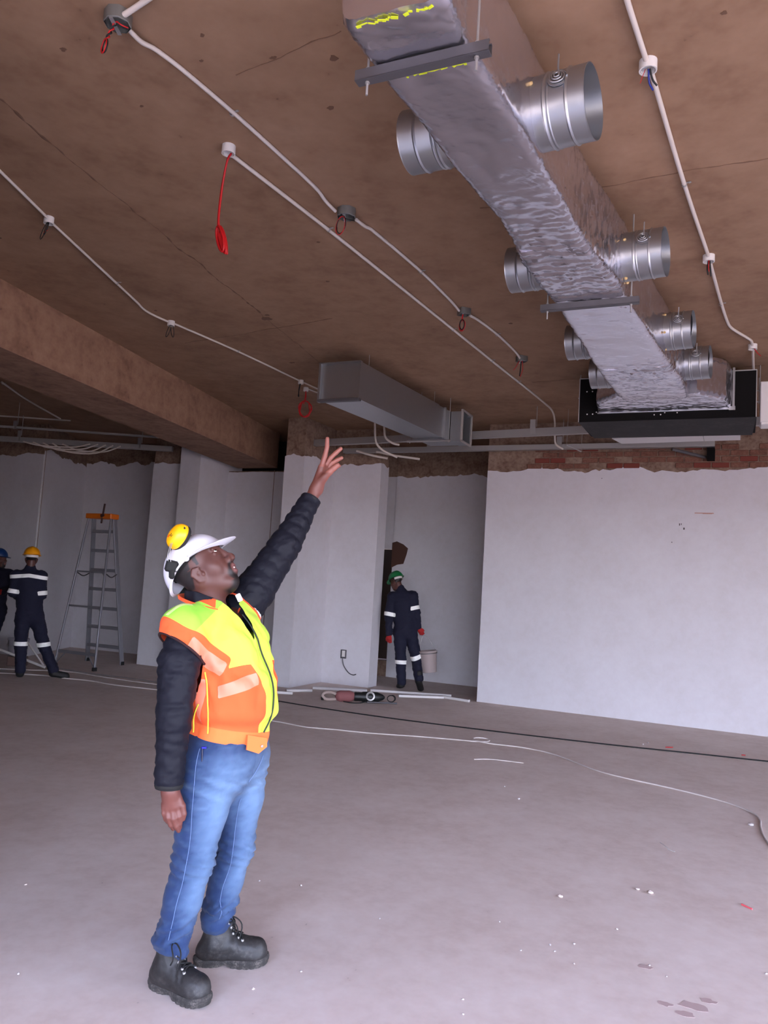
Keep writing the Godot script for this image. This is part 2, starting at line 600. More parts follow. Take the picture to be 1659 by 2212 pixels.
func conduit(label: String, parts: Array, r := 0.0115, clips := []) -> void:
	var t := thing("conduit", label, "conduit")
	for p in parts:
		var mb := MB.new()
		mb.tube(smooth_path(path(p), 6), r, 10)
		obj("pipe", mb, M.conduit, t)
	for c in clips:
		var mb := MB.new()
		var at := v3(c[0])
		var d := v3(c[1]).normalized()
		mb.lathe([Vector2(r + 0.0015, -0.008), Vector2(r + 0.003, -0.008), Vector2(r + 0.003, 0.008), Vector2(r + 0.0015, 0.008)], at, d, 14, false)
		var s := d.cross(Vector3.UP).normalized()
		mb.box(at + s * 0.022 + Vector3(0, 0.008, 0), Vector3(0.036, 0.003, 0.014), Basis(s, Vector3.UP, -d))
		mb.lathe([Vector2(0.004, -0.004), Vector2(0.004, 0.004)], at + s * 0.030 + Vector3(0, 0.006, 0), Vector3.UP, 8)
		obj("saddle_clip", mb, M.steel, t)

func services() -> void:
	var dA := [0.06, 0, -1]
	conduit("long white conduit from the round cup with red wire down to the back wall trunking", [[[-2.800, 4.135, -3.64], [-2.79, 4.135, -3.75], [-2.713, 4.135, -4.709], [-2.588, 4.135, -6.676], [-2.503, 4.135, -8.081], [-2.368, 4.135, -10.3], [-2.362, 4.10, -10.58], [-2.35, 3.98, -10.635], [-2.34, 3.75, -10.635], [-2.32, 3.68, -10.64], [-2.225, 3.617, -10.66]]], 0.0125,
		[[[-2.713, 4.135, -4.709], dA], [[-2.572, 4.135, -6.994], dA], [[-2.503, 4.135, -8.081], dA], [[-2.448, 4.135, -9.0], dA]])
	conduit("white conduit entering the frame at top left and ending in the nearest grey junction box", [[[-2.25, 4.135, -2.40], [-2.342, 4.135, -2.445], [-2.471, 4.13, -2.475], [-2.565, 4.115, -2.485]]], 0.0135)
	conduit("white conduit with a kink, from the nearest grey junction box to the second one", [[[-2.602, 4.115, -2.56], [-2.610, 4.12, -2.656], [-2.600, 4.135, -2.73], [-2.588, 4.137, -2.80], [-2.573, 4.137, -2.90], [-2.541, 4.137, -3.286], [-2.52, 4.137, -3.75], [-2.510, 4.137, -4.18], [-2.518, 4.125, -4.31], [-2.508, 4.11, -4.43]]], 0.0115, [[[-2.549, 4.137, -3.304], dA]])
	conduit("white conduit between the second and the third grey junction box", [[[-2.427, 4.11, -4.58], [-2.427, 4.125, -4.72], [-2.417, 4.137, -4.80], [-2.352, 4.137, -5.605], [-2.335, 4.135, -6.28], [-2.325, 4.115, -6.46]]], 0.0115, [[[-2.355, 4.137, -5.60], dA]])
	conduit("white conduit between the third and the farthest grey junction box", [[[-2.272, 4.115, -6.60], [-2.252, 4.135, -6.80], [-2.198, 4.137, -7.257], [-2.171, 4.135, -7.85], [-2.165, 4.115, -8.0]]], 0.0115, [[[-2.206, 4.137, -7.25], dA]])
	conduit("thin white conduit coming in from the left edge to the first white cup box", [[[-4.25, 4.137, -3.0], [-4.322, 4.137, -3.197], [-4.369, 4.137, -3.339], [-4.595, 4.135, -3.92]]], 0.0105)
	conduit("thin white conduit with a bend between two white cup boxes near the beam", [[[-4.63, 4.135, -3.99], [-5.030, 4.137, -5.082], [-5.20, 4.137, -5.55], [-5.262, 4.137, -5.70], [-5.285, 4.137, -5.85], [-5.27, 4.135, -6.07]]], 0.0105, [[[-5.030, 4.137, -5.094], [-0.35, 0, -1]]])
	conduit("thin white conduit leading to the white cup box beside the bare steel duct", [[[-5.246, 4.135, -6.13], [-5.159, 4.137, -7.119], [-5.108, 4.135, -8.40]], [[-5.10, 4.135, -8.46], [-5.06, 4.137, -9.2]], [[-5.21, 4.135, -8.80], [-5.15, 4.137, -9.3]]], 0.0105, [[[-5.159, 4.137, -7.119], dA]])
	conduit("white conduit at top right running into the first white cup box", [[[-0.49, 4.135, -2.8], [-0.472, 4.135, -3.128], [-0.434, 4.133, -3.585]]], 0.0125)
	conduit("white conduit right of the foil duct between two white cup boxes", [[[-0.424, 4.133, -3.64], [-0.342, 4.137, -4.803], [-0.243, 4.133, -5.90]]], 0.0125, [[[-0.343, 4.137, -4.808], [0.08, 0, -1]]])
	conduit("white conduit with a double bend above the black air unit", [[[-0.240, 4.133, -5.955], [-0.175, 4.137, -6.942], [-0.13, 4.137, -7.45], [-0.095, 4.137, -7.60], [0.03, 4.137, -7.90], [0.062, 4.137, -7.99], [0.075, 4.133, -8.13]], [[0.079, 4.13, -8.18], [0.086, 4.12, -8.5], [0.098, 4.06, -8.95]]], 0.0125, [[[-0.182, 4.137, -6.929], [0.08, 0, -1]]])
	conduit("dim conduit on the dark ceiling beyond the beam, with its end fittings", [[[-9.45, 4.134, -7.6], [-10.036, 4.134, -8.562], [-10.670, 4.134, -9.801]], [[-11.9, 4.134, -9.3], [-10.602, 4.134, -9.962]]], 0.014, [[[-9.5, 4.134, -7.66], [-0.5, 0, -1]]])
	conduit("two bent conduits dropping behind the bare steel duct onto the trunking", [[[-4.935, 4.13, -10.3], [-4.918, 3.88, -10.3], [-4.895, 3.72, -10.3], [-4.86, 3.65, -10.32], [-4.78, 3.58, -10.36], [-4.6, 3.50, -10.45]], [[-4.81, 4.13, -10.35], [-4.785, 3.86, -10.35], [-4.76, 3.77, -10.36], [-4.66, 3.70, -10.4], [-4.58, 3.685, -10.45]]], 0.016)
	# white cup boxes
	for q in [[[-2.772, CEIL, -3.585], 0.04, "white round cup box from which the long red draw wire hangs"], [[-4.609, CEIL, -3.955], 0.036, "white cup box on the thin conduit nearest the left edge"], [[-5.255, CEIL, -6.10], 0.036, "white cup box at the bend of the thin conduit"], [[-5.104, CEIL, -8.43], 0.034, "small white cup box above the red wire coil by the bare steel duct"], [[-5.232, CEIL, -8.78], 0.034, "small white cup box holding the red wire coil"],
		[[-0.429, CEIL, -3.612], 0.041, "white cup box nearest the top right, with blue and black wire ends"], [[-0.242, CEIL, -5.926], 0.041, "white cup box halfway along the right-hand conduit"], [[0.077, CEIL, -8.155], 0.041, "white cup box just above the black air unit"]]:
		var mb := MB.new()
		cup(mb, v3(q[0]), q[1], 0.05)
		var t := thing("ceiling_box", q[2], "conduit box")
		obj("cup", mb, M.white_plastic, t)
	# grey junction boxes
	var bl := ["nearest grey junction box, at top left, with a twisted red and black wire", "second grey junction box, above the middle of the long conduit", "third grey junction box along the inner conduit", "farthest grey junction box, where the inner conduit ends"]
	var bp := [[-2.607, 4.15, -2.50], [-2.46, 4.15, -4.50], [-2.298, 4.15, -6.52], [-2.16, 4.15, -8.05]]
	for k in 4:
		var at := v3(bp[k])
		var t := thing("junction_box", bl[k], "junction box")
		var mb := MB.new()
		var s := 1.0 if k == 0 else 1.05
		mb.lathe([Vector2(0.058 * s, -0.058), Vector2(0.062 * s, -0.055), Vector2(0.062 * s, 0.0)], at, Vector3.UP, 8 if k < 2 else 4, false)
		mb.lathe([Vector2(0.0, -0.012), Vector2(0.06 * s, -0.012)], at, Vector3.UP, 8 if k < 2 else 4, false)
		mb.lathe([Vector2(0.052 * s, -0.058), Vector2(0.052 * s, -0.0)], at, Vector3.UP, 8 if k < 2 else 4, false)
		obj("casing", mb, M.grey_box, t)
		mb = MB.new()
		mb.box(at + Vector3(-0.012, -0.06, 0.0), Vector3(0.018, 0.003, 0.115), Basis(Vector3.UP, 0.4))
		obj("strap", mb, M.steel, t)
	# wires
	var wires := func(label: String, kind: String, list: Array, group := "") -> void:
		var t := thing("hanging_wire", label, "wire", Vector3.ZERO, 0.0, group)
		for w in list:
			var mb := MB.new()
			if w[0] == "loop":
				wire_loop(mb, v3(w[1]), w[2], w[3], w[4], v3(w[6]))
			else:
				mb.tube(smooth_path(path(w[1]), 6), w[2], 6)
			obj("strand", mb, w[5] if w[0] == "loop" else w[3], t)
	var R: Material = M.red_wire
	var K: Material = M.dark_wire
	var tw := func(off: float) -> Array:
		var a := []
		for k in 13:
			var u := k / 12.0
			a.append([-2.607 - 0.035 * u + 0.006 * cos(u * 14 + off), 4.10 - 0.085 * u, -2.49 + 0.012 * u + 0.006 * sin(u * 14 + off)])
		return a
	wires.call("twisted red and black wire loop hanging from the nearest junction box", "wire", [["tube", tw.call(0.0), 0.0035, R], ["tube", tw.call(3.14), 0.0035, K], ["loop", [-2.643, 4.015, -2.475], 0.062, 0.048, 0.003, K, [0.0, 0, 0]], ["loop", [-2.645, 4.015, -2.472], 0.064, 0.046, 0.003, R, [-0.006, 0, 0]],
		["tube", [[-2.60, 4.10, -2.49], [-2.585, 4.088, -2.50], [-2.572, 4.09, -2.53]], 0.0035, R], ["tube", [[-2.604, 4.092, -2.49], [-2.588, 4.08, -2.50], [-2.574, 4.085, -2.53]], 0.0035, K]])
	wires.call("open red and black wire loop under the second junction box", "wire", [["tube", [[-2.47, 4.09, -4.44], [-2.46, 4.075, -4.47], [-2.42, 4.085, -4.55]], 0.004, K], ["loop", [-2.468, 4.08, -4.45], 0.12, 0.085, 0.0035, K, [0, 0, 0]], ["loop", [-2.47, 4.077, -4.45], 0.125, 0.088, 0.0033, R, [-0.004, 0, 0]]])
	wires.call("small twisted red wire loop under the third junction box", "wire", [["tube", [[-2.30, 4.10, -6.5], [-2.305, 4.06, -6.5], [-2.30, 4.03, -6.5]], 0.007, R], ["loop", [-2.303, 4.04, -6.5], 0.10, 0.06, 0.006, R, [0, 0, 0]], ["loop", [-2.303, 4.04, -6.49], 0.09, 0.05, 0.005, K, [0.004, 0, 0]]])
	wires.call("loose dark and red wire tails under the farthest junction box", "wire", [["tube", [[-2.16, 4.1, -8.03], [-2.165, 4.0, -8.03], [-2.17, 3.93, -8.03]], 0.006, K], ["tube", [[-2.15, 4.1, -8.03], [-2.14, 4.0, -8.03], [-2.165, 3.92, -8.03]], 0.004, R], ["tube", [[-2.18, 4.1, -8.03], [-2.215, 4.03, -8.03], [-2.24, 4.0, -8.03]], 0.004, R]])
	var fall := [[-2.764, 4.11, -3.60], [-2.80, 4.095, -3.62], [-2.85, 4.00, -3.66], [-2.875, 3.88, -3.68], [-2.885, 3.76, -3.69], [-2.878, 3.685, -3.70]]
	var fall2 := [[-2.764, 4.11, -3.60], [-2.81, 4.09, -3.63], [-2.862, 3.99, -3.67], [-2.888, 3.87, -3.69], [-2.897, 3.76, -3.70], [-2.888, 3.68, -3.70]]
	wires.call("long red draw wire hanging from the round cup, bundled at its end", "wire", [["tube", fall, 0.006, R], ["tube", fall2, 0.006, R],
		["loop", [-2.885, 3.725, -3.70], 0.165, 0.03, 0.008, R, [0.055, 0, 0]], ["loop", [-2.885, 3.725, -3.695], 0.175, 0.045, 0.008, R, [0.065, 0, 0]], ["loop", [-2.888, 3.72, -3.69], 0.16, 0.06, 0.008, R, [0.05, 0, 0]], ["loop", [-2.886, 3.72, -3.705], 0.17, 0.02, 0.007, R, [0.07, 0, 0]], ["loop", [-2.888, 3.73, -3.71], 0.17, 0.05, 0.008, R, [0.06, 0, 0]]])
	var coil := []
	for k in 40:
		var a := TAU * k / 13.0
		coil.append([-5.22 + sin(a) * (0.085 + 0.01 * sin(k * 0.7)), 3.86 + cos(a) * (0.10 + 0.008 * cos(k)), -8.77 + 0.02 * sin(k * 1.3)])
	wires.call("red wire coil hanging on its tail beside the bare steel duct", "wire", [["tube", [[-5.232, 4.10, -8.78], [-5.235, 4.02, -8.78], [-5.25, 3.93, -8.78]], 0.006, R], ["tube", [[-5.225, 4.10, -8.77], [-5.215, 4.02, -8.77], [-5.225, 3.96, -8.77]], 0.006, R], ["tube", coil, 0.008, R]])
	wires.call("dark wire tail under the small white cup by the bare steel duct", "wire", [["tube", [[-5.11, 4.1, -8.42], [-5.12, 4.02, -8.42], [-5.115, 3.93, -8.42]], 0.007, K], ["tube", [[-5.10, 4.1, -8.42], [-5.118, 4.0, -8.42], [-5.125, 3.94, -8.42]], 0.005, K]])
	wires.call("dark wire loop hanging from the white cup box nearest the left edge", "wire", [["loop", [-4.605, 4.11, -3.95], 0.09, 0.05, 0.003, K, [-0.03, 0, 0.0]], ["loop", [-4.615, 4.11, -3.95], 0.12, 0.085, 0.003, K, [-0.05, 0, 0.0]], ["tube", [[-4.63, 4.03, -3.94], [-4.605, 4.04, -3.94], [-4.59, 4.045, -3.94]], 0.002, R]])
	wires.call("faint dark wire loops under the white cup box at the bend", "wire", [["loop", [-5.26, 4.11, -6.1], 0.12, 0.06, 0.0035, K, [-0.04, 0, 0]], ["loop", [-5.245, 4.11, -6.1], 0.13, 0.05, 0.0035, K, [0.03, 0, 0]]])
	wires.call("short blue, black and red wire ends in the nearest right-hand cup box", "wire", [["tube", [[-0.428, 4.115, -3.62], [-0.425, 4.06, -3.64], [-0.412, 4.045, -3.68]], 0.0045, M.blue_wire], ["tube", [[-0.422, 4.115, -3.62], [-0.41, 4.07, -3.64], [-0.392, 4.05, -3.66]], 0.0045, K], ["tube", [[-0.44, 4.11, -3.61], [-0.455, 4.07, -3.61], [-0.462, 4.045, -3.61]], 0.0016, R]])
	wires.call("short black wire ends in the cup box halfway along the right-hand conduit", "wire", [["tube", [[-0.245, 4.11, -5.93], [-0.25, 4.05, -5.93], [-0.245, 4.01, -5.94]], 0.005, K], ["tube", [[-0.235, 4.11, -5.93], [-0.23, 4.05, -5.93], [-0.225, 4.0, -5.95]], 0.005, K], ["tube", [[-0.24, 4.11, -5.92], [-0.242, 4.06, -5.92], [-0.238, 4.03, -5.93]], 0.003, R]])
	wires.call("red wire tail beside the cup box above the black air unit", "wire", [["tube", [[0.09, 4.11, -8.15], [0.12, 4.06, -8.15], [0.15, 4.03, -8.15]], 0.004, R]])

# rounded rectangle in the plane across z, counter-clockwise, n points
func rrect(cx: float, cy: float, w: float, h: float, r: float, z: float, n: int) -> Array:
	var out := []
	var per := 2.0 * (w + h)
	for k in n:
		var s := per * k / n
		var x := 0.0
		var y := 0.0
		var hw := w / 2
		var hh := h / 2
		if s < w:
			x = -hw + s
			y = -hh
		elif s < w + h:
			x = hw
			y = -hh + (s - w)
		elif s < 2 * w + h:
			x = hw - (s - w - h)
			y = hh
		else:
			x = -hw
			y = hh - (s - 2 * w - h)
		# round the corners
		var ix := maxf(absf(x) - (hw - r), 0.0)
		var iy := maxf(absf(y) - (hh - r), 0.0)
		if ix > 0 and iy > 0:
			var l := sqrt(ix * ix + iy * iy)
			x = signf(x) * (hw - r + ix / l * r)
			y = signf(y) * (hh - r + iy / l * r)
		out.append(Vector3(cx + x, cy + y, z))
	return out

# one length of foil wrap: stations [z, xl, xr, bottom, top, crinkle]
func foil(st: Array, sd: int, n := 132, dz := 0.016) -> MB:
	var mb := MB.new()
	var rows := []
	var f := noise(1.0, 3, sd)
	var g := noise(1.0, 4, sd + 5, FastNoiseLite.TYPE_SIMPLEX)
	for k in st.size() - 1:
		var a: Array = st[k]
		var b: Array = st[k + 1]
		var cnt := maxi(2, int(absf(a[0] - b[0]) / dz))
		for q in cnt + (1 if k == st.size() - 2 else 0):
			var t := float(q) / cnt
			var e := []
			for m in 6:
				e.append(lerpf(a[m], b[m], t))
			var row := rrect((e[1] + e[2]) / 2, (e[3] + e[4]) / 2, e[2] - e[1], e[4] - e[3], 0.045, e[0], n)
			var c := Vector3((e[1] + e[2]) / 2, (e[3] + e[4]) / 2, e[0])
			for m in n:
				var p: Vector3 = row[m]
				var o := (p - c)
				o = Vector3(o.x / (e[2] - e[1]), o.y / (e[4] - e[3]), 0)
				var corner := minf(absf(o.x), absf(o.y)) * 2.0
				o = o.normalized()
				# padding bulges softly; the film creases across the duct
				var w := f.get_noise_3d(p.x * 3.0, p.y * 3.0, p.z * 2.2) * 0.010
				var cr := 1.0 - absf(g.get_noise_3d(p.x * 2.6, p.y * 2.6, p.z * 22.0)) * 2.4
				var fine := g.get_noise_3d(p.x * 34.0, p.y * 34.0, p.z * 40.0)
				w += (pow(maxf(cr, 0.0), 1.5) * 0.010 + fine * 0.0012) * e[5]
				w += (1.0 - absf(g.get_noise_3d(p.x * 30.0, p.y * 30.0, p.z * 22.0)) * 2.0) * 0.0035 * clampf(corner * 3.0 - 0.9, 0.0, 1.0)
				row[m] = p + o * w
			rows.append(row)
	mb.loft(rows, true, true, true)
	return mb

func spigot(t: Node3D, at: Vector3, sg: float, r: float, le: float, handle := true, flap := 0.3, blade := 0.78) -> void:
	var ax := Vector3(sg, 0, 0.10 if sg > 0.0 else -0.05).normalized()
	var mb := MB.new()
	var pr := [Vector2(r, -0.10), Vector2(r, 0.0)]
	pr.append_array([Vector2(r, le * 0.28), Vector2(r + 0.006, le * 0.31), Vector2(r, le * 0.34), Vector2(r, le * 0.36), Vector2(r + 0.004, le * 0.38), Vector2(r, le * 0.40), Vector2(r, le * 0.66), Vector2(r + 0.006, le * 0.69), Vector2(r, le * 0.72), Vector2(r, le * 0.98), Vector2(r + 0.001, le), Vector2(r - 0.002, le), Vector2(r - 0.002, -0.05)])
	mb.lathe(pr, at, ax, 48, false)
	var s := obj("spigot", mb, M.galv, t)
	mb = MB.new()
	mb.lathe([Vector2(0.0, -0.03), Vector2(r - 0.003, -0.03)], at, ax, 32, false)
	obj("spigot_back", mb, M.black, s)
	# damper blade, half shut, on a spindle
	mb = MB.new()
	var rot := Basis(Vector3.UP, flap * sg)
	mb.lathe([Vector2(0.0, -0.0012), Vector2(r * 0.93, -0.0012), Vector2(r * 0.93, 0.0012), Vector2(0.0, 0.0012)], at + ax * le * blade, rot * ax, 32, false)
	obj("damper_blade", mb, M.galv, s)
	if handle:
		var hp := at + ax * le * 0.5 + Vector3(0, 0.30 * r, 0.955 * r)
		var nn := Vector3(0, 0.30, 0.955).normalized()
		mb = MB.new()
		mb.lathe([Vector2(0.046, 0.0), Vector2(0.046, 0.004), Vector2(0.030, 0.006)], hp, nn, 22)
		obj("damper_plate", mb, M.galv, s)
		mb = MB.new()
		var cx := nn.cross(Vector3.RIGHT).normalized()
		var cp := []
		for k in 46:
			var a := TAU * k / 15.0
			cp.append(hp + nn * (0.008 + 0.0003 * k) + (Vector3.RIGHT * cos(a) + cx * sin(a)) * (0.040 - 0.0007 * k))
		cp.append(hp + nn * 0.022 + Vector3(0.004, 0.03, 0))
		cp.append(hp + nn * 0.024 + Vector3(0.006, 0.085, 0.004))
		mb.tube(cp, 0.0042, 6)
		obj("damper_handle", mb, M.galv, s)
	# glue squeezed out at the root
	rng.seed = int(at.z * 1000)
	for k in 5:
		mb = MB.new()
		var a := rng.randf() * TAU
		var p := at + ax * 0.008 + Vector3(0, cos(a), sin(a)) * (r + 0.004)
		mb.lathe([Vector2(0.001, -0.009), Vector2(0.009, -0.004), Vector2(0.011, 0.003), Vector2(0.002, 0.009)], p, Vector3(rng.randf() - 0.5, rng.randf() - 0.5, 1), 7, true, true)
		obj("glue", mb, M.foam, s)

func hanger(label: String, z: float, x0: float, x1: float, y: float) -> void:
	var t := thing("duct_hanger", label, "hanger")
	var mb := MB.new()
	for q in [[0.0, 0.0, 0.041, 0.003], [0.019, 0.0205, 0.003, 0.041], [-0.019, 0.0205, 0.003, 0.041], [0.014, 0.041, 0.010, 0.003], [-0.014, 0.041, 0.010, 0.003]]:
		mb.box(Vector3((x0 + x1) / 2, y - 0.044 + q[1], z + q[0]), Vector3(x1 - x0, q[3], q[2]))
	obj("channel", mb, M.dark_steel, t)
	for x in [x0 + 0.045, x1 - 0.05]:
		mb = MB.new()
		mb.tube([Vector3(x, y - 0.10, z), Vector3(x, CEIL - 0.001, z)], 0.005, 8)
		obj("threaded_rod", mb, M.steel, t)
		for q in [y - 0.055, y + 0.003]:
			mb = MB.new()
			mb.lathe([Vector2(0.009, 0), Vector2(0.009, 0.008)], Vector3(x, q, z), Vector3.UP, 6)
			obj("nut", mb, M.steel, t)

func ducts() -> void:
	var t := thing("air_duct", "long silver foil-wrapped air duct with round side spigots running to the black unit", "duct")
	var st := [[-2.26, -1.30, -0.915, 3.60, 4.05, 0.7], [-2.30, -1.315, -0.905, 3.595, 4.055, 0.5], [-2.52, -1.315, -0.92, 3.60, 4.05, 0.12], [-3.4, -1.245, -0.85, 3.60, 4.05, 0.1], [-3.9, -1.20, -0.825, 3.60, 4.05, 0.5], [-4.30, -1.20, -0.815, 3.60, 4.05, 1.3]]
	obj("foil_wrap", foil(st, 3), M.foil, t)
	st = [[-4.28, -1.205, -0.815, 3.60, 4.06, 1.3], [-4.55, -1.225, -0.775, 3.598, 4.06, 1.3], [-5.0, -1.185, -0.71, 3.60, 4.06, 0.9], [-5.1, -1.185, -0.705, 3.595, 4.06, 0.6]]
	obj("foil_wrap", foil(st, 7), M.foil, t)
	st = [[-5.08, -1.18, -0.715, 3.60, 4.06, 0.9], [-5.3, -1.175, -0.70, 3.60, 4.06, 0.35], [-6.3, -1.165, -0.61, 3.60, 4.07, 0.12], [-6.85, -1.155, -0.56, 3.60, 4.07, 0.9]]
	obj("foil_wrap", foil(st, 11), M.foil, t)
	st = [[-6.82, -1.155, -0.565, 3.605, 4.07, 1.3], [-7.3, -1.14, -0.505, 3.60, 4.07, 1.1], [-7.75, -1.12, -0.49, 3.605, 4.07, 0.9], [-8.1, -1.11, -0.49, 3.63, 4.07, 0.6]]
	obj("foil_wrap", foil(st, 13), M.foil, t)
	st = [[-8.0, -1.16, -0.42, 3.66, 4.07, 0.9], [-8.32, -1.40, -0.16, 3.66, 4.07, 1.1], [-8.69, -1.45, -0.10, 3.65, 4.08, 0.8]]
	obj("plenum_wrap", foil(st, 17), M.foil, t)
	var mb := MB.new()
	rng.seed = 3
	for q in [[-2.285, -1.26, -0.98, 3.592], [-2.60, -1.20, -0.965, 3.596]]:
		var x: float = q[1]
		while x < q[2]:
			var w := 0.008 + rng.randf() * 0.02
			if rng.randf() < 0.8:
				mb.box(Vector3(x + w / 2, q[3] - 0.004 + rng.randf() * 0.002, q[0] + (rng.randf() - 0.5) * 0.008), Vector3(w, 0.002, 0.005 + rng.randf() * 0.008), Basis(Vector3.UP, rng.randf() - 0.5))
			x += w
	obj("chalk_line", mb, M.yellow_chalk, t).set_meta("kind", "stuff")
	# spigots: right then left
	spigot(t, Vector3(-0.875, 3.80, -3.33), 1.0, 0.158, 0.26, true, 0.5, 0.62)
	spigot(t, Vector3(-0.70, 3.825, -5.05), 1.0, 0.152, 0.245, true, 0.45, 0.70)
	spigot(t, Vector3(-0.59, 3.83, -6.62), 1.0, 0.150, 0.22, true, 0.42, 0.80)
	spigot(t, Vector3(-0.51, 3.84, -7.62), 1.0, 0.150, 0.235, true, 0.42, 0.80)
	spigot(t, Vector3(-1.255, 3.84, -3.40), -1.0, 0.150, 0.28, false)
	spigot(t, Vector3(-1.205, 3.83, -5.05), -1.0, 0.150, 0.255, false)
	spigot(t, Vector3(-1.165, 3.84, -6.74), -1.0, 0.150, 0.235, false)
	spigot(t, Vector3(-1.125, 3.83, -7.72), -1.0, 0.150, 0.235, false)
	hanger("dark steel hanger channel carrying the near end of the foil duct", -2.52, -1.37, -0.84, 3.595)
	hanger("dark steel hanger channel under the middle of the foil duct", -5.13, -1.26, -0.62, 3.59)
	# black ducted unit
	t = thing("air_unit", "black box-shaped ceiling air handling unit at the end of the foil duct", "air unit")
	mb = MB.new()
	mb.box(Vector3(-0.765, 3.80, -9.10), Vector3(1.79, 0.49, 0.84), Basis(), 0.006)
	obj("casing", mb, M.black, t)
	mb = MB.new()
	mb.prism([Vector3(-1.66, 3.555, -8.69), Vector3(0.13, 3.555, -8.69), Vector3(0.10, 3.535, -9.52), Vector3(-1.62, 3.535, -9.52)], Vector3(0, 0.03, 0))
	obj("underside", mb, M.black_dusty, t)
	for q in [[-1.655, 3.80, 0.008, 0.49], [0.125, 3.80, 0.008, 0.49], [-0.765, 4.043, 1.78, 0.01]]:
		mb = MB.new()
		mb.box(Vector3(q[0], q[1], -8.678), Vector3(q[2], q[3], 0.008))
		obj("frame_edge", mb, M.steel, t)
	for q in [[-0.088, 3.86, -8.66, 0.022, 0.42, 0.03], [-0.10, 3.645, -8.655, 0.06, 0.04, 0.036], [-0.77, 3.642, -8.665, 1.36, 0.012, 0.025]]:
		mb = MB.new()
		mb.box(Vector3(q[0], q[1], q[2]), Vector3(q[3], q[4], q[5]))
		obj("duct_flange", mb, M.galv, t)
	for q in [[-1.575, 3.895], [-1.515, 3.895], [-1.565, 3.64], [-1.505, 3.64], [-1.465, 3.66], [-0.86, 3.61], [-0.795, 3.61], [-0.755, 3.63], [-0.63, 3.625]]:
		mb = MB.new()
		mb.lathe([Vector2(0.0075, 0), Vector2(0.006, 0.004)], Vector3(q[0], q[1], -8.68), Vector3.BACK, 10)
		obj("screw", mb, M.white_panel, t)
	for x in [-1.69, 0.16]:
		for z in [-8.9, -9.4]:
			mb = MB.new()
			mb.tube([Vector3(x, 3.86, z), Vector3(x, CEIL - 0.001, z)], 0.005, 6)
			obj("hanging_rod", mb, M.steel, t)
			mb = MB.new()
			mb.box(Vector3(x - 0.01 * signf(x), 3.88, z), Vector3(0.06, 0.004, 0.04))
			obj("hanging_lug", mb, M.steel, t)
	t = thing("control_box", "white electrical control box fixed to the right side of the black unit", "control box")
	mb = MB.new()
	mb.box(Vector3(0.36, 3.715, -8.85), Vector3(0.40, 0.42, 0.30), Basis(), 0.008)
	obj("body", mb, M.white_panel, t)
	mb = MB.new()
	mb.box(Vector3(0.36, 3.52, -8.84), Vector3(0.38, 0.07, 0.24), Basis(), 0.006)
	obj("tray", mb, M.white_plastic, t)
	mb = MB.new()
	mb.box(Vector3(0.27, 3.61, -8.695), Vector3(0.02, 0.05, 0.012))
	obj("latch", mb, M.grey_box, t)
	# white return-air panel behind and below the unit
	t = thing("return_panel", "white sheet-metal return panel just below the back of the black unit", "panel")
	mb = MB.new()
	mb.prism([Vector3(-1.47, 3.60, -9.90), Vector3(-0.02, 3.60, -9.82), Vector3(-0.02, 3.60, -10.15), Vector3(-1.40, 3.60, -10.25)], Vector3(0, 0.3, 0))
	obj("sheet", mb, M.white_panel, t)
	mb = MB.new()
	mb.box(Vector3(-0.42, 3.598, -10.0), Vector3(0.006, 0.004, 0.3))
	obj("seam", mb, M.grey_box, t)
	# bare galvanised duct
	t = thing("steel_duct", "bare galvanised rectangular duct with a square open side outlet", "duct")
	mb = MB.new()
	# main run: from the blanked end towards the back wall
	var e0 := [Vector3(-4.20, 3.62, -7.40), Vector3(-3.80, 3.62, -7.34), Vector3(-3.84, 4.0, -7.36), Vector3(-4.25, 4.0, -7.42)]
	mb.prism([Vector3(-4.22, 3.60, -7.42), Vector3(-3.745, 3.60, -7.42), Vector3(-3.60, 3.60, -9.44), Vector3(-4.02, 3.60, -9.44)], Vector3(0, 0.41, 0))
	obj("main_run", mb, M.galv, t)
	for q in [[-4.235, 3.80, 0.025, 0.44], [-3.74, 3.80, 0.006, 0.42], [-3.99, 4.012, 0.5, 0.012]]:
		mb = MB.new()
		mb.box(Vector3(q[0], q[1], -7.40), Vector3(q[2], q[3], 0.05))
		obj("end_flange", mb, M.galv, t)
	mb = MB.new()
	mb.box(Vector3(-3.985, 3.595, -7.40), Vector3(0.50, 0.03, 0.07), Basis(), 0.004)
	obj("end_flange_bottom", mb, M.dark_steel, t)
	mb = MB.new()
	mb.prism([Vector3(-4.02, 3.605, -9.44), Vector3(-3.61, 3.605, -9.44), Vector3(-3.555, 3.605, -10.18), Vector3(-3.98, 3.605, -10.18)], Vector3(0, 0.40, 0))
	obj("outlet_run", mb, M.galv, t)
	mb = MB.new()
	mb.box(Vector3(-3.585, 3.80, -9.62), Vector3(0.035, 0.43, 0.03), Basis(), 0.003)
	obj("joint_flange", mb, M.galv, t)
	mb = MB.new()
	mb.box(Vector3(-3.80, 3.594, -9.62), Vector3(0.46, 0.022, 0.03), Basis(), 0.003)
	obj("joint_flange", mb, M.galv, t)
	# elbow throat opening to the right
	for q in [[3.605, -10.0, 0.006, 0.36], [4.0, -10.0, 0.006, 0.36], [3.80, -9.82, 0.40, 0.006], [3.80, -10.18, 0.40, 0.006]]:
		mb = MB.new()
		mb.box(Vector3(-3.49, q[0], q[1]), Vector3(0.16, q[2], q[3]))
		obj("outlet_throat", mb, M.galv, t)
	mb = MB.new()
	mb.box(Vector3(-3.56, 3.80, -10.0), Vector3(0.01, 0.38, 0.35))
	obj("outlet_inside", mb, M.black, t)
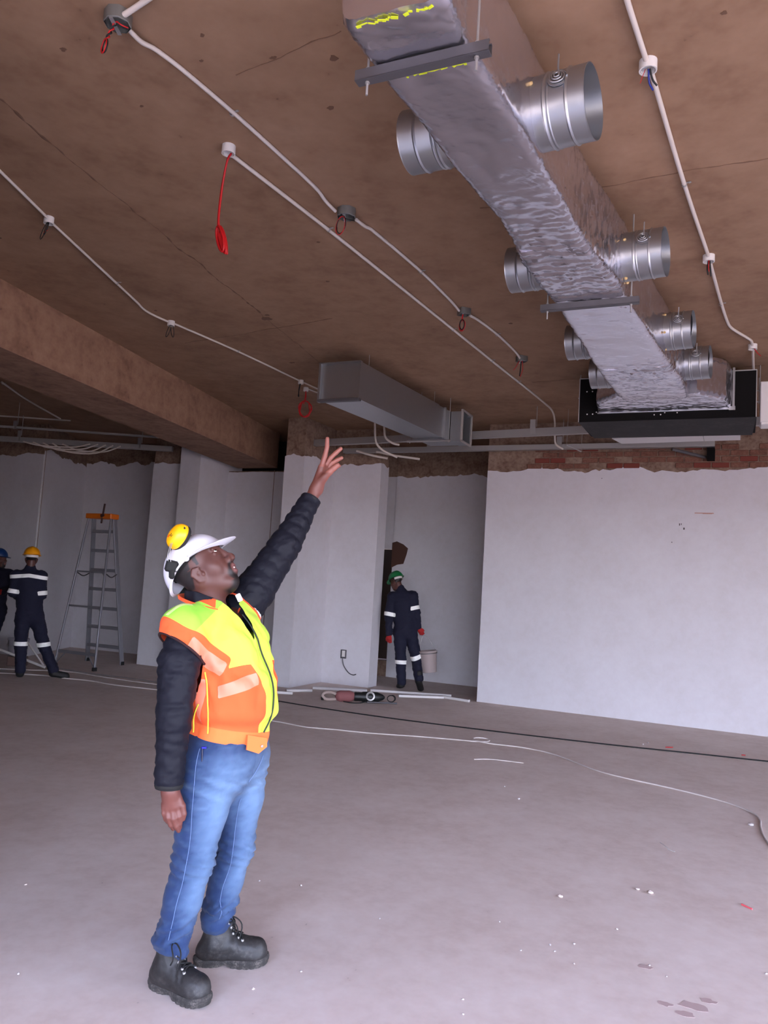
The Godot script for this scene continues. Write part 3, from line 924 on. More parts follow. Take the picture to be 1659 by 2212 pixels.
	for q in [[3.598, -10.0, 0.03, 0.42], [4.012, -10.0, 0.03, 0.42], [3.80, -9.805, 0.42, 0.03], [3.80, -10.195, 0.42, 0.03]]:
		mb = MB.new()
		mb.box(Vector3(-3.405, q[0], q[1]), Vector3(0.03, q[2], q[3]), Basis(), 0.004)
		obj("outlet_flange", mb, M.flange, t)
	for q in [[-4.0, -7.8], [-3.76, -7.62], [-3.80, -9.3], [-3.62, -9.3]]:
		mb = MB.new()
		mb.tube([Vector3(q[0], 3.6, q[1]), Vector3(q[0], CEIL - 0.001, q[1])], 0.003, 6)
		obj("hanging_wire_rod", mb, M.steel, t)
	t = thing("duct_support_bar", "round steel support bar under the bare duct's outlet end", "support bar")
	mb = MB.new()
	mb.tube([Vector3(-4.12, 3.575, -9.66), Vector3(-3.50, 3.575, -9.66)], 0.016, 10)
	obj("bar", mb, M.steel, t)
	for x in [-4.08, -3.53]:
		mb = MB.new()
		mb.tube([Vector3(x, 3.55, -9.66), Vector3(x, CEIL - 0.001, -9.66)], 0.005, 6)
		obj("rod", mb, M.steel, t)
	# cable trunking along the back wall
	var trunk := func(label: String, a: Vector3, b: Vector3, h: float, w: float, brackets: Array, called := "cable_trunking") -> void:
		var q := thing(called, label, "cable trunking")
		var d := (b - a).normalized()
		var s := d.cross(Vector3.UP).normalized()
		var m := MB.new()
		m.box((a + b) / 2, Vector3((b - a).length(), h, w), Basis(d, Vector3.UP, -s), 0.003)
		obj("channel", m, M.steel, q)
		for k in brackets:
			m = MB.new()
			m.box(a.lerp(b, k) + Vector3(0, h * 0.5 + 0.02, w * 0.5 + 0.006), Vector3(0.075, h + 0.1, 0.004))
			obj("bracket", m, M.steel, q)
			m = MB.new()
			m.tube([a.lerp(b, k) + Vector3(0.05, h * 0.5 + 0.02, w * 0.5), a.lerp(b, k) + Vector3(0.05, CEIL - a.lerp(b, k).y - 0.001, w * 0.5)], 0.005, 6)
			obj("bracket_rod", m, M.steel, q)
	trunk.call("rear steel cable trunking along the top of the back wall plaster", Vector3(-5.9, 3.755, -11.25), Vector3(-0.33, 3.755, -11.20), 0.075, 0.10, [0.27, 0.63])
	trunk.call("front steel cable trunking running behind the black unit", Vector3(-6.2, 3.80, -10.75), Vector3(1.2, 3.80, -9.95), 0.10, 0.08, [0.49])
	trunk.call("rear steel cable trunking beyond the beam, with cables looping below it", Vector3(-12.2, 3.735, -9.15), Vector3(-8.93, 3.735, -10.68), 0.085, 0.10, [0.28, 0.85])
	trunk.call("thin bright front cable trunking beyond the beam at far left", Vector3(-11.6, 3.76, -8.15), Vector3(-8.12, 3.76, -9.98), 0.03, 0.05, [0.33])
	t = thing("open_pipe_end", "short dark pipe end poking out below the trunking at right", "pipe")
	mb = MB.new()
	mb.tube([Vector3(-0.85, 3.66, -11.0), Vector3(-0.45, 3.60, -11.32)], 0.022, 10)
	obj("pipe", mb, M.dark_steel, t)
	mb = MB.new()
	mb.box(Vector3(-0.38, 3.63, -11.28), Vector3(0.10, 0.16, 0.14))
	obj("wall_bracket", mb, M.black, t)
	t = thing("wire_bracket", "thin wire bracket hanging beside the conduit bend at the back", "bracket")
	mb = MB.new()
	mb.tube([Vector3(-2.16, 3.66, -10.55), Vector3(-2.0, 3.60, -10.75)], 0.01, 6)
	obj("bar", mb, M.steel, t)
	for q in [[-2.0, 3.60, -10.75], [-2.16, 3.66, -10.55]]:
		mb = MB.new()
		mb.tube([v3(q), Vector3(q[0] + 0.01, 4.149, q[2])], 0.003, 6)
		obj("hanging_wire_rod", mb, M.steel, t)
	# cables looping under the far trunking, one thing each
	var n := 0
	for q in [[-11.2, -9.55, 0.05, -10.1], [-11.05, -9.62, 0.08, -10.0], [-10.9, -9.70, 0.11, -9.9], [-10.75, -9.76, 0.13, -9.8], [-10.6, -9.84, 0.09, -9.7]]:
		mb = MB.new()
		mb.tube(smooth_path([Vector3(q[0], 3.70, q[1]), Vector3(q[0] + 0.25, 3.70 - q[2], q[1] - 0.1), Vector3(q[3] - 0.3, 3.70 - q[2] * 0.9, q[1] - 0.35), Vector3(q[3], 3.72, q[1] - 0.42)], 6), 0.013, 6)
		tag(obj("dangling_cable", mb, M.conduit), ["deepest-hanging left one of the pale cables sagging under the left trunking", "second from left of the pale cables sagging under the left trunking", "middle one of the pale cables sagging under the left trunking", "fourth from left of the pale cables sagging under the left trunking", "rightmost of the pale cables sagging under the left trunking"][n], "cable", "cables sagging below the far left trunking")
		n += 1
	for q in [[-5.55, -11.0, -5.05], [-5.25, -11.1, -4.55]]:
		mb = MB.new()
		mb.tube(smooth_path([Vector3(q[0], 3.71, q[1]), Vector3((q[0] + q[2]) / 2, 3.64, q[1]), Vector3(q[2], 3.60, q[1] - 0.1)], 6), 0.018, 8)
		tag(obj("dangling_cable", mb, M.conduit), "%s pale conduit tail under the trunking above the raised hand" % ("left" if q[0] < -5.4 else "right"), "cable", "conduit tails above the raised hand")
# ---------------------------------------------------------------- people: distance fields meshed as surface nets
class Field:
	var o: Vector3
	var s: float
	var nx: int
	var ny: int
	var nz: int
	var d := PackedFloat32Array()
	func _init(lo: Vector3, hi: Vector3, cell: float) -> void:
		o = lo
		s = cell
		nx = int((hi.x - lo.x) / cell) + 2
		ny = int((hi.y - lo.y) / cell) + 2
		nz = int((hi.z - lo.z) / cell) + 2
		d.resize(nx * ny * nz)
		d.fill(1.0)
	# tapered capsule a-b; along n distances are multiplied by q (> 1 flattens); mode 0 joins smoothly over k, mode 1 carves
	func cap(a: Vector3, b: Vector3, ra: float, rb: float, k := 0.02, n := Vector3.ZERO, q := 1.0, mode := 0) -> void:
		var R := maxf(ra, rb) * maxf(1.0, 1.0 / q) + k * 0.5 + s * 2.5
		var lo := Vector3(minf(a.x, b.x) - R, minf(a.y, b.y) - R, minf(a.z, b.z) - R)
		var hi := Vector3(maxf(a.x, b.x) + R, maxf(a.y, b.y) + R, maxf(a.z, b.z) + R)
		var x0 := maxi(0, int((lo.x - o.x) / s))
		var x1 := mini(nx - 1, int((hi.x - o.x) / s) + 1)
		var y0 := maxi(0, int((lo.y - o.y) / s))
		var y1 := mini(ny - 1, int((hi.y - o.y) / s) + 1)
		var z0 := maxi(0, int((lo.z - o.z) / s))
		var z1 := mini(nz - 1, int((hi.z - o.z) / s) + 1)
		var ba := b - a
		var l2 := maxf(ba.length_squared(), 1e-12)
		var flat := q != 1.0
		var q1 := q - 1.0
		var dr := rb - ra
		var ik := 1.0 / maxf(k, 1e-5)
		var p := Vector3()
		for z in range(z0, z1 + 1):
			p.z = o.z + z * s
			for y in range(y0, y1 + 1):
				p.y = o.y + y * s
				var at := (z * ny + y) * nx
				for x in range(x0, x1 + 1):
					p.x = o.x + x * s
					var w := p - a
					var t := clampf(w.dot(ba) / l2, 0.0, 1.0)
					w -= ba * t
					if flat:
						w += n * (w.dot(n) * q1)
					var e := w.length() - ra - dr * t
					var c := d[at + x]
					if mode == 0:
						var h := k - absf(e - c)
						if h > 0.0:
							e = minf(e, c) - h * h * ik * 0.25
							d[at + x] = e
						elif e < c:
							d[at + x] = e
					else:
						e = -e
						var h := k - absf(e - c)
						if h > 0.0:
							d[at + x] = maxf(e, c) + h * h * ik * 0.25
						elif e > c:
							d[at + x] = e
	# ellipsoid with axes along the grid
	func ell(ce: Vector3, r: Vector3, k := 0.02) -> void:
		var m := minf(r.x, minf(r.y, r.z))
		var x0 := maxi(0, int((ce.x - r.x - k - o.x) / s) - 2)
		var x1 := mini(nx - 1, int((ce.x + r.x + k - o.x) / s) + 3)
		var y0 := maxi(0, int((ce.y - r.y - k - o.y) / s) - 2)
		var y1 := mini(ny - 1, int((ce.y + r.y + k - o.y) / s) + 3)
		var z0 := maxi(0, int((ce.z - r.z - k - o.z) / s) - 2)
		var z1 := mini(nz - 1, int((ce.z + r.z + k - o.z) / s) + 3)
		var ik := 1.0 / maxf(k, 1e-5)
		for z in range(z0, z1 + 1):
			for y in range(y0, y1 + 1):
				var at := (z * ny + y) * nx
				for x in range(x0, x1 + 1):
					var v := Vector3(o.x + x * s - ce.x, o.y + y * s - ce.y, o.z + z * s - ce.z)
					var g := v / r
					var k0 := g.length()
					var k1 := (g / r).length()
					var e := k0 * (k0 - 1.0) / maxf(k1, 1e-6) if k0 > 1e-4 else -m
					var c := d[at + x]
					var h := k - absf(e - c)
					if h > 0.0:
						d[at + x] = minf(e, c) - h * h * ik * 0.25
					elif e < c:
						d[at + x] = e
	func at_point(p: Vector3) -> float:
		var g := (p - o) / s
		var x := clampi(int(g.x), 0, nx - 2)
		var y := clampi(int(g.y), 0, ny - 2)
		var z := clampi(int(g.z), 0, nz - 2)
		var f := g - Vector3(x, y, z)
		var i := (z * ny + y) * nx + x
		var j := i + nx * ny
		var a := lerpf(lerpf(d[i], d[i + 1], f.x), lerpf(d[i + nx], d[i + nx + 1], f.x), f.y)
		var b := lerpf(lerpf(d[j], d[j + 1], f.x), lerpf(d[j + nx], d[j + nx + 1], f.x), f.y)
		return lerpf(a, b, f.z)
	func grad(p: Vector3) -> Vector3:
		var e := s
		return Vector3(at_point(p + Vector3(e, 0, 0)) - at_point(p - Vector3(e, 0, 0)), at_point(p + Vector3(0, e, 0)) - at_point(p - Vector3(0, e, 0)), at_point(p + Vector3(0, 0, e)) - at_point(p - Vector3(0, 0, e))).normalized()
	func nets() -> MB:
		var mb := MB.new()
		var idx := {}
		var ny_nx := nx * ny
		var lim := s * 4.6
		var offs := [0, 1, nx, nx + 1, ny_nx, ny_nx + 1, ny_nx + nx, ny_nx + nx + 1]
		var cor := [Vector3(0, 0, 0), Vector3(1, 0, 0), Vector3(0, 1, 0), Vector3(1, 1, 0), Vector3(0, 0, 1), Vector3(1, 0, 1), Vector3(0, 1, 1), Vector3(1, 1, 1)]
		var ed := [[0, 1], [2, 3], [4, 5], [6, 7], [0, 2], [1, 3], [4, 6], [5, 7], [0, 4], [1, 5], [2, 6], [3, 7]]
		for z in nz - 1:
			for y in ny - 1:
				var row := (z * ny + y) * nx
				for x in nx - 1:
					var i := row + x
					if absf(d[i]) > lim:
						continue
					var neg := 0
					for k in 8:
						if d[i + offs[k]] < 0.0:
							neg += 1
					if neg == 0 or neg == 8:
						continue
					var su := Vector3()
					var cn := 0
					for e in ed:
						var a: float = d[i + offs[e[0]]]
						var b: float = d[i + offs[e[1]]]
						if (a < 0.0) != (b < 0.0):
							su += (cor[e[0]] as Vector3).lerp(cor[e[1]], a / (a - b))
							cn += 1
					var p := o + (Vector3(x, y, z) + su / cn) * s
					idx[i] = mb.v.size()
					mb.v.append(p)
		for p in mb.v:
			mb.n.append(grad(p))
		for i in idx:
			var x: int = i % nx
			var y: int = (i / nx) % ny
			var z: int = i / ny_nx
			if x == 0 or y == 0 or z == 0:
				continue
			var c0: float = d[i]
			for ax in 3:
				var st: int = [1, nx, ny_nx][ax]
				var c1: float = d[i + st]
				if (c0 < 0.0) == (c1 < 0.0):
					continue
				var u: int = [nx, ny_nx, 1][ax]
				var w: int = [ny_nx, 1, nx][ax]
				if not (idx.has(i - u) and idx.has(i - w) and idx.has(i - u - w)):
					continue
				var a: int = idx[i]
				var b: int = idx[i - u]
				var c: int = idx[i - u - w]
				var e: int = idx[i - w]
				if c0 < 0.0:
					mb.i.append_array([a, c, b, a, e, c])
				else:
					mb.i.append_array([a, b, c, a, c, e])
		return mb

# the part of a mesh where g(point, normal) > 0, cut cleanly; lift pushes it out along the normals
func zone(src: MB, g: Callable, lift := 0.0) -> MB:
	var out := MB.new()
	var val := PackedFloat32Array()
	val.resize(src.v.size())
	for k in src.v.size():
		val[k] = g.call(src.v[k], src.n[k])
	var map := {}
	var put := func(k: int) -> int:
		if not map.has(k):
			map[k] = out.v.size()
			out.v.append(src.v[k] + src.n[k] * lift)
			out.n.append(src.n[k])
		return map[k]
	var cut := {}
	var mid := func(a: int, b: int) -> int:
		var key := Vector2i(mini(a, b), maxi(a, b))
		if not cut.has(key):
			var t := clampf(val[a] / (val[a] - val[b]), 0.001, 0.999)
			var nn := src.n[a].lerp(src.n[b], t).normalized()
			cut[key] = out.v.size()
			out.v.append(src.v[a].lerp(src.v[b], t) + nn * lift)
			out.n.append(nn)
		return cut[key]
	for t in range(0, src.i.size(), 3):
		var q := [src.i[t], src.i[t + 1], src.i[t + 2]]
		var poly := []
		for k in 3:
			var a: int = q[k]
			var b: int = q[(k + 1) % 3]
			if val[a] > 0.0:
				poly.append(put.call(a))
			if (val[a] > 0.0) != (val[b] > 0.0):
				poly.append(mid.call(a, b))
		for k in range(1, poly.size() - 1):
			out.i.append_array([poly[0], poly[k], poly[k + 1]])
	return out

func displace(mb: MB, f: Callable) -> void:
	for k in mb.v.size():
		mb.v[k] += mb.n[k] * f.call(mb.v[k])
	renormal(mb)

func renormal(mb: MB) -> void:
	var nn := PackedVector3Array()
	nn.resize(mb.v.size())
	for t in range(0, mb.i.size(), 3):
		var a := mb.i[t]
		var b := mb.i[t + 1]
		var c := mb.i[t + 2]
		var f := (mb.v[c] - mb.v[a]).cross(mb.v[b] - mb.v[a])
		nn[a] += f
		nn[b] += f
		nn[c] += f
	for k in nn.size():
		if nn[k].length_squared() > 0.0:
			mb.n[k] = nn[k].normalized()

func join(a: MB, b: MB, tr := Transform3D()) -> void:
	var k := a.v.size()
	a.v.append_array(tr * b.v)
	for q in b.n:
		a.n.append((tr.basis * q).normalized())
	for q in b.i:
		a.i.append(q + k)
	a.c.append_array(b.c)

func tint(mb: MB, f: Callable) -> void:
	mb.c.resize(mb.v.size())
	for k in mb.v.size():
		mb.c[k] = f.call(mb.v[k])

func tone(mb: MB, c: Color) -> void:
	mb.c.resize(mb.v.size())
	mb.c.fill(c)

# a head in its own frame: x forward, y up, z to its right; about 23 cm tall
func head_field(cell: float) -> Field:
	var f := Field.new(Vector3(-0.14, -0.19, -0.12), Vector3(0.16, 0.15, 0.12), cell)
	f.ell(Vector3(-0.012, 0.032, 0), Vector3(0.098, 0.093, 0.078), 0.0)
	f.ell(Vector3(0.03, -0.038, 0), Vector3(0.068, 0.082, 0.063), 0.03)
	for sg in [-1.0, 1.0]:
		f.cap(Vector3(-0.012, -0.06, 0.054 * sg), Vector3(0.058, -0.104, 0.022 * sg), 0.022, 0.020, 0.03)
		f.cap(Vector3(0.052, -0.036, 0.043 * sg), Vector3(0.060, -0.032, 0.036 * sg), 0.031, 0.029, 0.03)
	f.cap(Vector3(0.074, -0.108, -0.01), Vector3(0.074, -0.108, 0.01), 0.024, 0.024, 0.025)
	f.cap(Vector3(0.080, 0.034, -0.032), Vector3(0.080, 0.034, 0.032), 0.015, 0.015, 0.02)
	f.cap(Vector3(0.052, -0.112, 0), Vector3(0.0, -0.10, 0), 0.030, 0.040, 0.03)
	for sg in [-1.0, 1.0]:
		f.cap(Vector3(0.096, 0.012, 0.033 * sg), Vector3(0.090, 0.012, 0.040 * sg), 0.011, 0.010, 0.014, Vector3.ZERO, 1.0, 1)
	f.cap(Vector3(0.086, 0.022, 0), Vector3(0.112, -0.026, 0), 0.010, 0.012, 0.014)
	f.cap(Vector3(0.116, -0.033, 0), Vector3(0.116, -0.033, 0), 0.014, 0.014, 0.012)
	for sg in [-1.0, 1.0]:
		f.cap(Vector3(0.099, -0.038, 0.018 * sg), Vector3(0.106, -0.037, 0.015 * sg), 0.0115, 0.0115, 0.008)
		f.cap(Vector3(0.110, -0.047, 0.009 * sg), Vector3(0.108, -0.043, 0.009 * sg), 0.0045, 0.003, 0.004, Vector3.ZERO, 1.0, 1)
		# lids
		f.cap(Vector3(0.088, 0.021, 0.022 * sg), Vector3(0.081, 0.021, 0.048 * sg), 0.0066, 0.006, 0.006)
		f.cap(Vector3(0.088, 0.003, 0.024 * sg), Vector3(0.080, 0.004, 0.047 * sg), 0.0068, 0.006, 0.008)
	f.cap(Vector3(0.088, -0.070, -0.015), Vector3(0.088, -0.070, 0.015), 0.020, 0.020, 0.02)
	f.cap(Vector3(0.103, -0.0625, -0.008), Vector3(0.103, -0.0625, 0.008), 0.0095, 0.0095, 0.012)
	f.cap(Vector3(0.101, -0.0815, -0.008), Vector3(0.101, -0.0815, 0.008), 0.0105, 0.0105, 0.010)
	for sg in [-1.0, 1.0]:
		f.cap(Vector3(0.100, -0.063, 0.008 * sg), Vector3(0.088, -0.070, 0.026 * sg), 0.0085, 0.005, 0.008)
		f.cap(Vector3(0.099, -0.080, 0.008 * sg), Vector3(0.088, -0.071, 0.026 * sg), 0.0085, 0.005, 0.008)
	f.cap(Vector3(0.112, -0.0715, -0.010), Vector3(0.112, -0.0715, 0.010), 0.0058, 0.0058, 0.004, Vector3.ZERO, 1.0, 1)
	for sg in [-1.0, 1.0]:
		f.cap(Vector3(0.112, -0.0715, 0.010 * sg), Vector3(0.100, -0.071, 0.021 * sg), 0.0042, 0.002, 0.004, Vector3.ZERO, 1.0, 1)
		# ears
		var e := Vector3(0.004, -0.040, 0.074 * sg)
		f.cap(e + Vector3(-0.010, 0.016, 0.006 * sg), e + Vector3(-0.002, -0.014, 0.0), 0.018, 0.013, 0.008, Vector3(0.25, 0, sg).normalized(), 2.6)
		f.cap(e + Vector3(0.0, 0.008, 0.012 * sg), e + Vector3(0.004, -0.006, 0.010 * sg), 0.008, 0.006, 0.006, Vector3.ZERO, 1.0, 1)
		f.cap(e + Vector3(0.010, -0.004, 0.001 * sg), e + Vector3(0.010, 0.0, 0.001 * sg), 0.006, 0.006, 0.006)
		f.cap(e + Vector3(-0.012, 0.028, 0.009 * sg), e + Vector3(0.008, 0.026, 0.006 * sg), 0.0045, 0.004, 0.005)
		f.cap(e + Vector3(-0.026, 0.012, 0.010 * sg), e + Vector3(-0.012, 0.029, 0.009 * sg), 0.0045, 0.0045, 0.005)
		f.cap(e + Vector3(-0.026, 0.012, 0.010 * sg), e + Vector3(-0.014, -0.018, 0.004 * sg), 0.0045, 0.005, 0.006)
	return f

# chains of knuckles: each finger its own run of tapered capsules rooted in the palm
func hand_field(lo: Vector3, hi: Vector3, cell: float, palm: Array, fingers: Array) -> Field:
	var f := Field.new(lo, hi, cell)
	for p in palm:
		f.cap(p[0], p[1], p[2], p[3], 0.018)
	for fi in fingers:
		var pts: Array = fi[0]
		var r0: float = fi[1]
		var r1: float = fi[2]
		var g := Field.new(lo, hi, cell)
		for k in pts.size() - 1:
			var t0 := float(k) / (pts.size() - 1)
			var t1 := float(k + 1) / (pts.size() - 1)
			g.cap(pts[k], pts[k + 1], lerpf(r0, r1, t0), lerpf(r0, r1, t1), 0.004)
		for k in f.d.size():
			var e := g.d[k]
			if e < 0.5:
				var c := f.d[k]
				# rounded only at the root, so that fingers stay apart
				var h := 0.006 - absf(e - c)
				f.d[k] = minf(e, c) - (h * h / 0.024 if h > 0.0 else 0.0)
	return f
func helmet_dome(hw: float, hl: float, hh: float, back: float, side_lift: float, brim: float, cell_n := 40) -> MB:
	# frame: x forward, y up, z right; rim near y = 0
	var mb := MB.new()
	var rows := []
	var m := cell_n
	for k in 15:
		var t := k / 14.0
		var th := t * PI * 0.5
		var row := []
		for b in m:
			var a := TAU * b / m
			var lift := side_lift * absf(sin(a)) ** 2.0
			var y := lift + (hh - lift) * sin(th)
			var r := cos(th) ** 0.9
			var x := cos(a) * hl * r
			var rib := 0.006 * exp(-pow(sin(a) * r * hw / 0.022, 2.0)) * smoothstep(0.15, 0.6, t)
			row.append(Vector3(x - back, y + rib, sin(a) * hw * r))
		rows.append(row)
	mb.loft(rows, true, false, true)
	# rim bead and peak
	rows = []
	for k in 4:
		var row := []
		for b in m:
			var a := TAU * b / m
			var lift := side_lift * absf(sin(a)) ** 2.0
			var e: float = 0.010 + brim * pow(maxf(cos(a), 0.0), 1.1)
			var q: float = [0.0, 1.0, 1.0, 0.0][k]
			var dy: float = [0.004, 0.0, -0.005, -0.004][k]
			var x := cos(a) * (hl + e * q - (0.004 if k == 3 else 0.0))
			row.append(Vector3(x - back, lift + dy - brim * 0.28 * q * pow(maxf(cos(a), 0.0), 2.0), sin(a) * (hw + minf(e, 0.026) * q - (0.004 if k == 3 else 0.0))))
		rows.append(row)
	mb.loft(rows, true, false, false)
	# inside shell
	rows = []
	for k in 9:
		var th := k / 8.0 * PI * 0.5
		var row := []
		for b in m:
			var a := TAU * b / m
			var lift := side_lift * absf(sin(a)) ** 2.0
			var r := cos(th) ** 0.9
			row.append(Vector3(cos(a) * (hl - 0.005) * r - back, lift - 0.004 + (hh - 0.002 - lift) * sin(th), sin(a) * (hw - 0.005) * r))
		rows.append(row)
	mb.loft(rows, true, false, true, false)
	return mb

func cloth(c: Color, rough := 0.85) -> StandardMaterial3D:
	var m := mat(c, rough)
	m.rim_enabled = true
	m.rim = 0.15
	return m

func people_materials() -> void:
	var m := mat(Color.WHITE, 0.5)
	m.vertex_color_use_as_albedo = true
	M.skin = m
	M.jacket = cloth(Color(0.075, 0.078, 0.115), 0.6)
	M.jacket.rim = 0.05
	M.jacket.metallic_specular = 0.3
	M.hivis_yellow = cloth(Color(0.80, 0.94, 0.30))
	M.hivis_green = cloth(Color(0.60, 0.88, 0.26))
	M.hivis_orange = cloth(Color(1.0, 0.36, 0.16))
	M.hivis_band = cloth(Color(1.0, 0.46, 0.22))
	M.tape_pink = mat(Color(0.97, 0.52, 0.40), 0.5)
	M.tape_pale = mat(Color(0.88, 0.96, 0.62), 0.4)
	M.tape_white = mat(Color(0.98, 0.98, 0.96), 0.3)
	M.navy = cloth(Color(0.035, 0.042, 0.145))
	M.navy.rim = 0.0
	M.seam_yellow = mat(Color(0.95, 0.85, 0.25), 0.8)
	m = cloth(Color.WHITE)
	m.vertex_color_use_as_albedo = true
	m.normal_enabled = true
	m.normal_texture = nbump(0.12, 2.0, 256, 3)
	m.normal_scale = 0.25
	tri_map(m, 6.0, false)
	M.denim = m
	M.stitch = mat(Color(0.38, 0.47, 0.63), 0.9)
	m = mat(Color.WHITE, 0.55)
	m.albedo_texture = stained(256, Color(0.125, 0.12, 0.118), Color(0.08, 0.076, 0.074), Color(0.30, 0.285, 0.275), 91, 4.0, 18.0, 10.0)
	M.boot = tri_map(m, 3.0, false)
	m = mat(Color.WHITE, 0.9)
	m.albedo_texture = stained(256, Color(0.20, 0.19, 0.18), Color(0.12, 0.11, 0.105), Color(0.55, 0.51, 0.48), 95, 6.0, 30.0, 10.0)
	M.sole = tri_map(m, 4.0, false)
	M.lace = mat(Color(0.06, 0.06, 0.06), 0.8)
	M.helmet_white = mat(Color(0.90, 0.90, 0.94), 0.25)
	M.helmet_yellow = mat(Color(0.95, 0.62, 0.08), 0.3)
	M.helmet_green = mat(Color(0.05, 0.42, 0.22), 0.35)
	M.helmet_blue = mat(Color(0.08, 0.22, 0.42), 0.35)
	M.muff_yellow = mat(Color(1.0, 0.72, 0.05), 0.35)
	M.eye_white = mat(Color(0.92, 0.88, 0.84), 0.15)
	M.iris = mat(Color(0.05, 0.03, 0.025), 0.1)
	M.teeth = mat(Color(0.92, 0.89, 0.84), 0.3)
	M.glove = mat(Color(0.62, 0.10, 0.10), 0.85)
	M.worker_boot = mat(Color(0.07, 0.065, 0.065), 0.7)
	M.hair = mat(Color(0.03, 0.028, 0.028), 0.9)

const SKIN := Color(0.092, 0.035, 0.027)
const SKIN_HAND := Color(0.14, 0.046, 0.035)
const PALM := Color(0.30, 0.105, 0.08)
const BEARD := Color(0.012, 0.010, 0.010)

func head_tint(p: Vector3) -> Color:
	var c := SKIN
	# lips
	var l := Vector3((p.x - 0.106) / 0.02, (p.y + 0.072) / 0.021, p.z / 0.027).length()
	c = c.lerp(Color(0.20, 0.085, 0.08), smoothstep(1.15, 0.8, l) * (1.0 if p.x > 0.085 else 0.0))
	# round beard: chin, corners, moustache
	var b := Vector3(0, (p.y + 0.080) / 0.048, p.z / 0.040).length()
	var be := smoothstep(1.06, 0.90, b) * smoothstep(1.0, 1.3, l) * (1.0 if p.x > 0.058 else smoothstep(0.03, 0.058, p.x) * 0.9)
	if p.y < -0.112:
		be = maxf(be, smoothstep(0.03, 0.055, p.x) * smoothstep(0.045, 0.03, absf(p.z)))
	if p.y > -0.050:
		be *= smoothstep(-0.040, -0.052, p.y)
	c = c.lerp(BEARD, be)
	# brows
	var br := absf(p.y - 0.036 - 0.1 * (0.03 - absf(absf(p.z) - 0.030)))
	if p.x > 0.06 and absf(p.z) > 0.012 and absf(p.z) < 0.052:
		c = c.lerp(BEARD, smoothstep(0.008, 0.004, br) * 0.85)
	# short hair
	var hl := 0.042 + (0.035 if p.x > 0.02 else 0.0)
	var h := p.y - hl + (0.115 * smoothstep(0.0, -0.045, p.x)) + (0.05 * smoothstep(0.038, 0.018, p.x) * smoothstep(0.0, 0.01, p.x))
	if absf(p.z) > 0.070 and p.y < -0.004 and p.x > -0.036:
		h = -1.0
	c = c.lerp(BEARD, smoothstep(-0.006, 0.008, h))
	return c

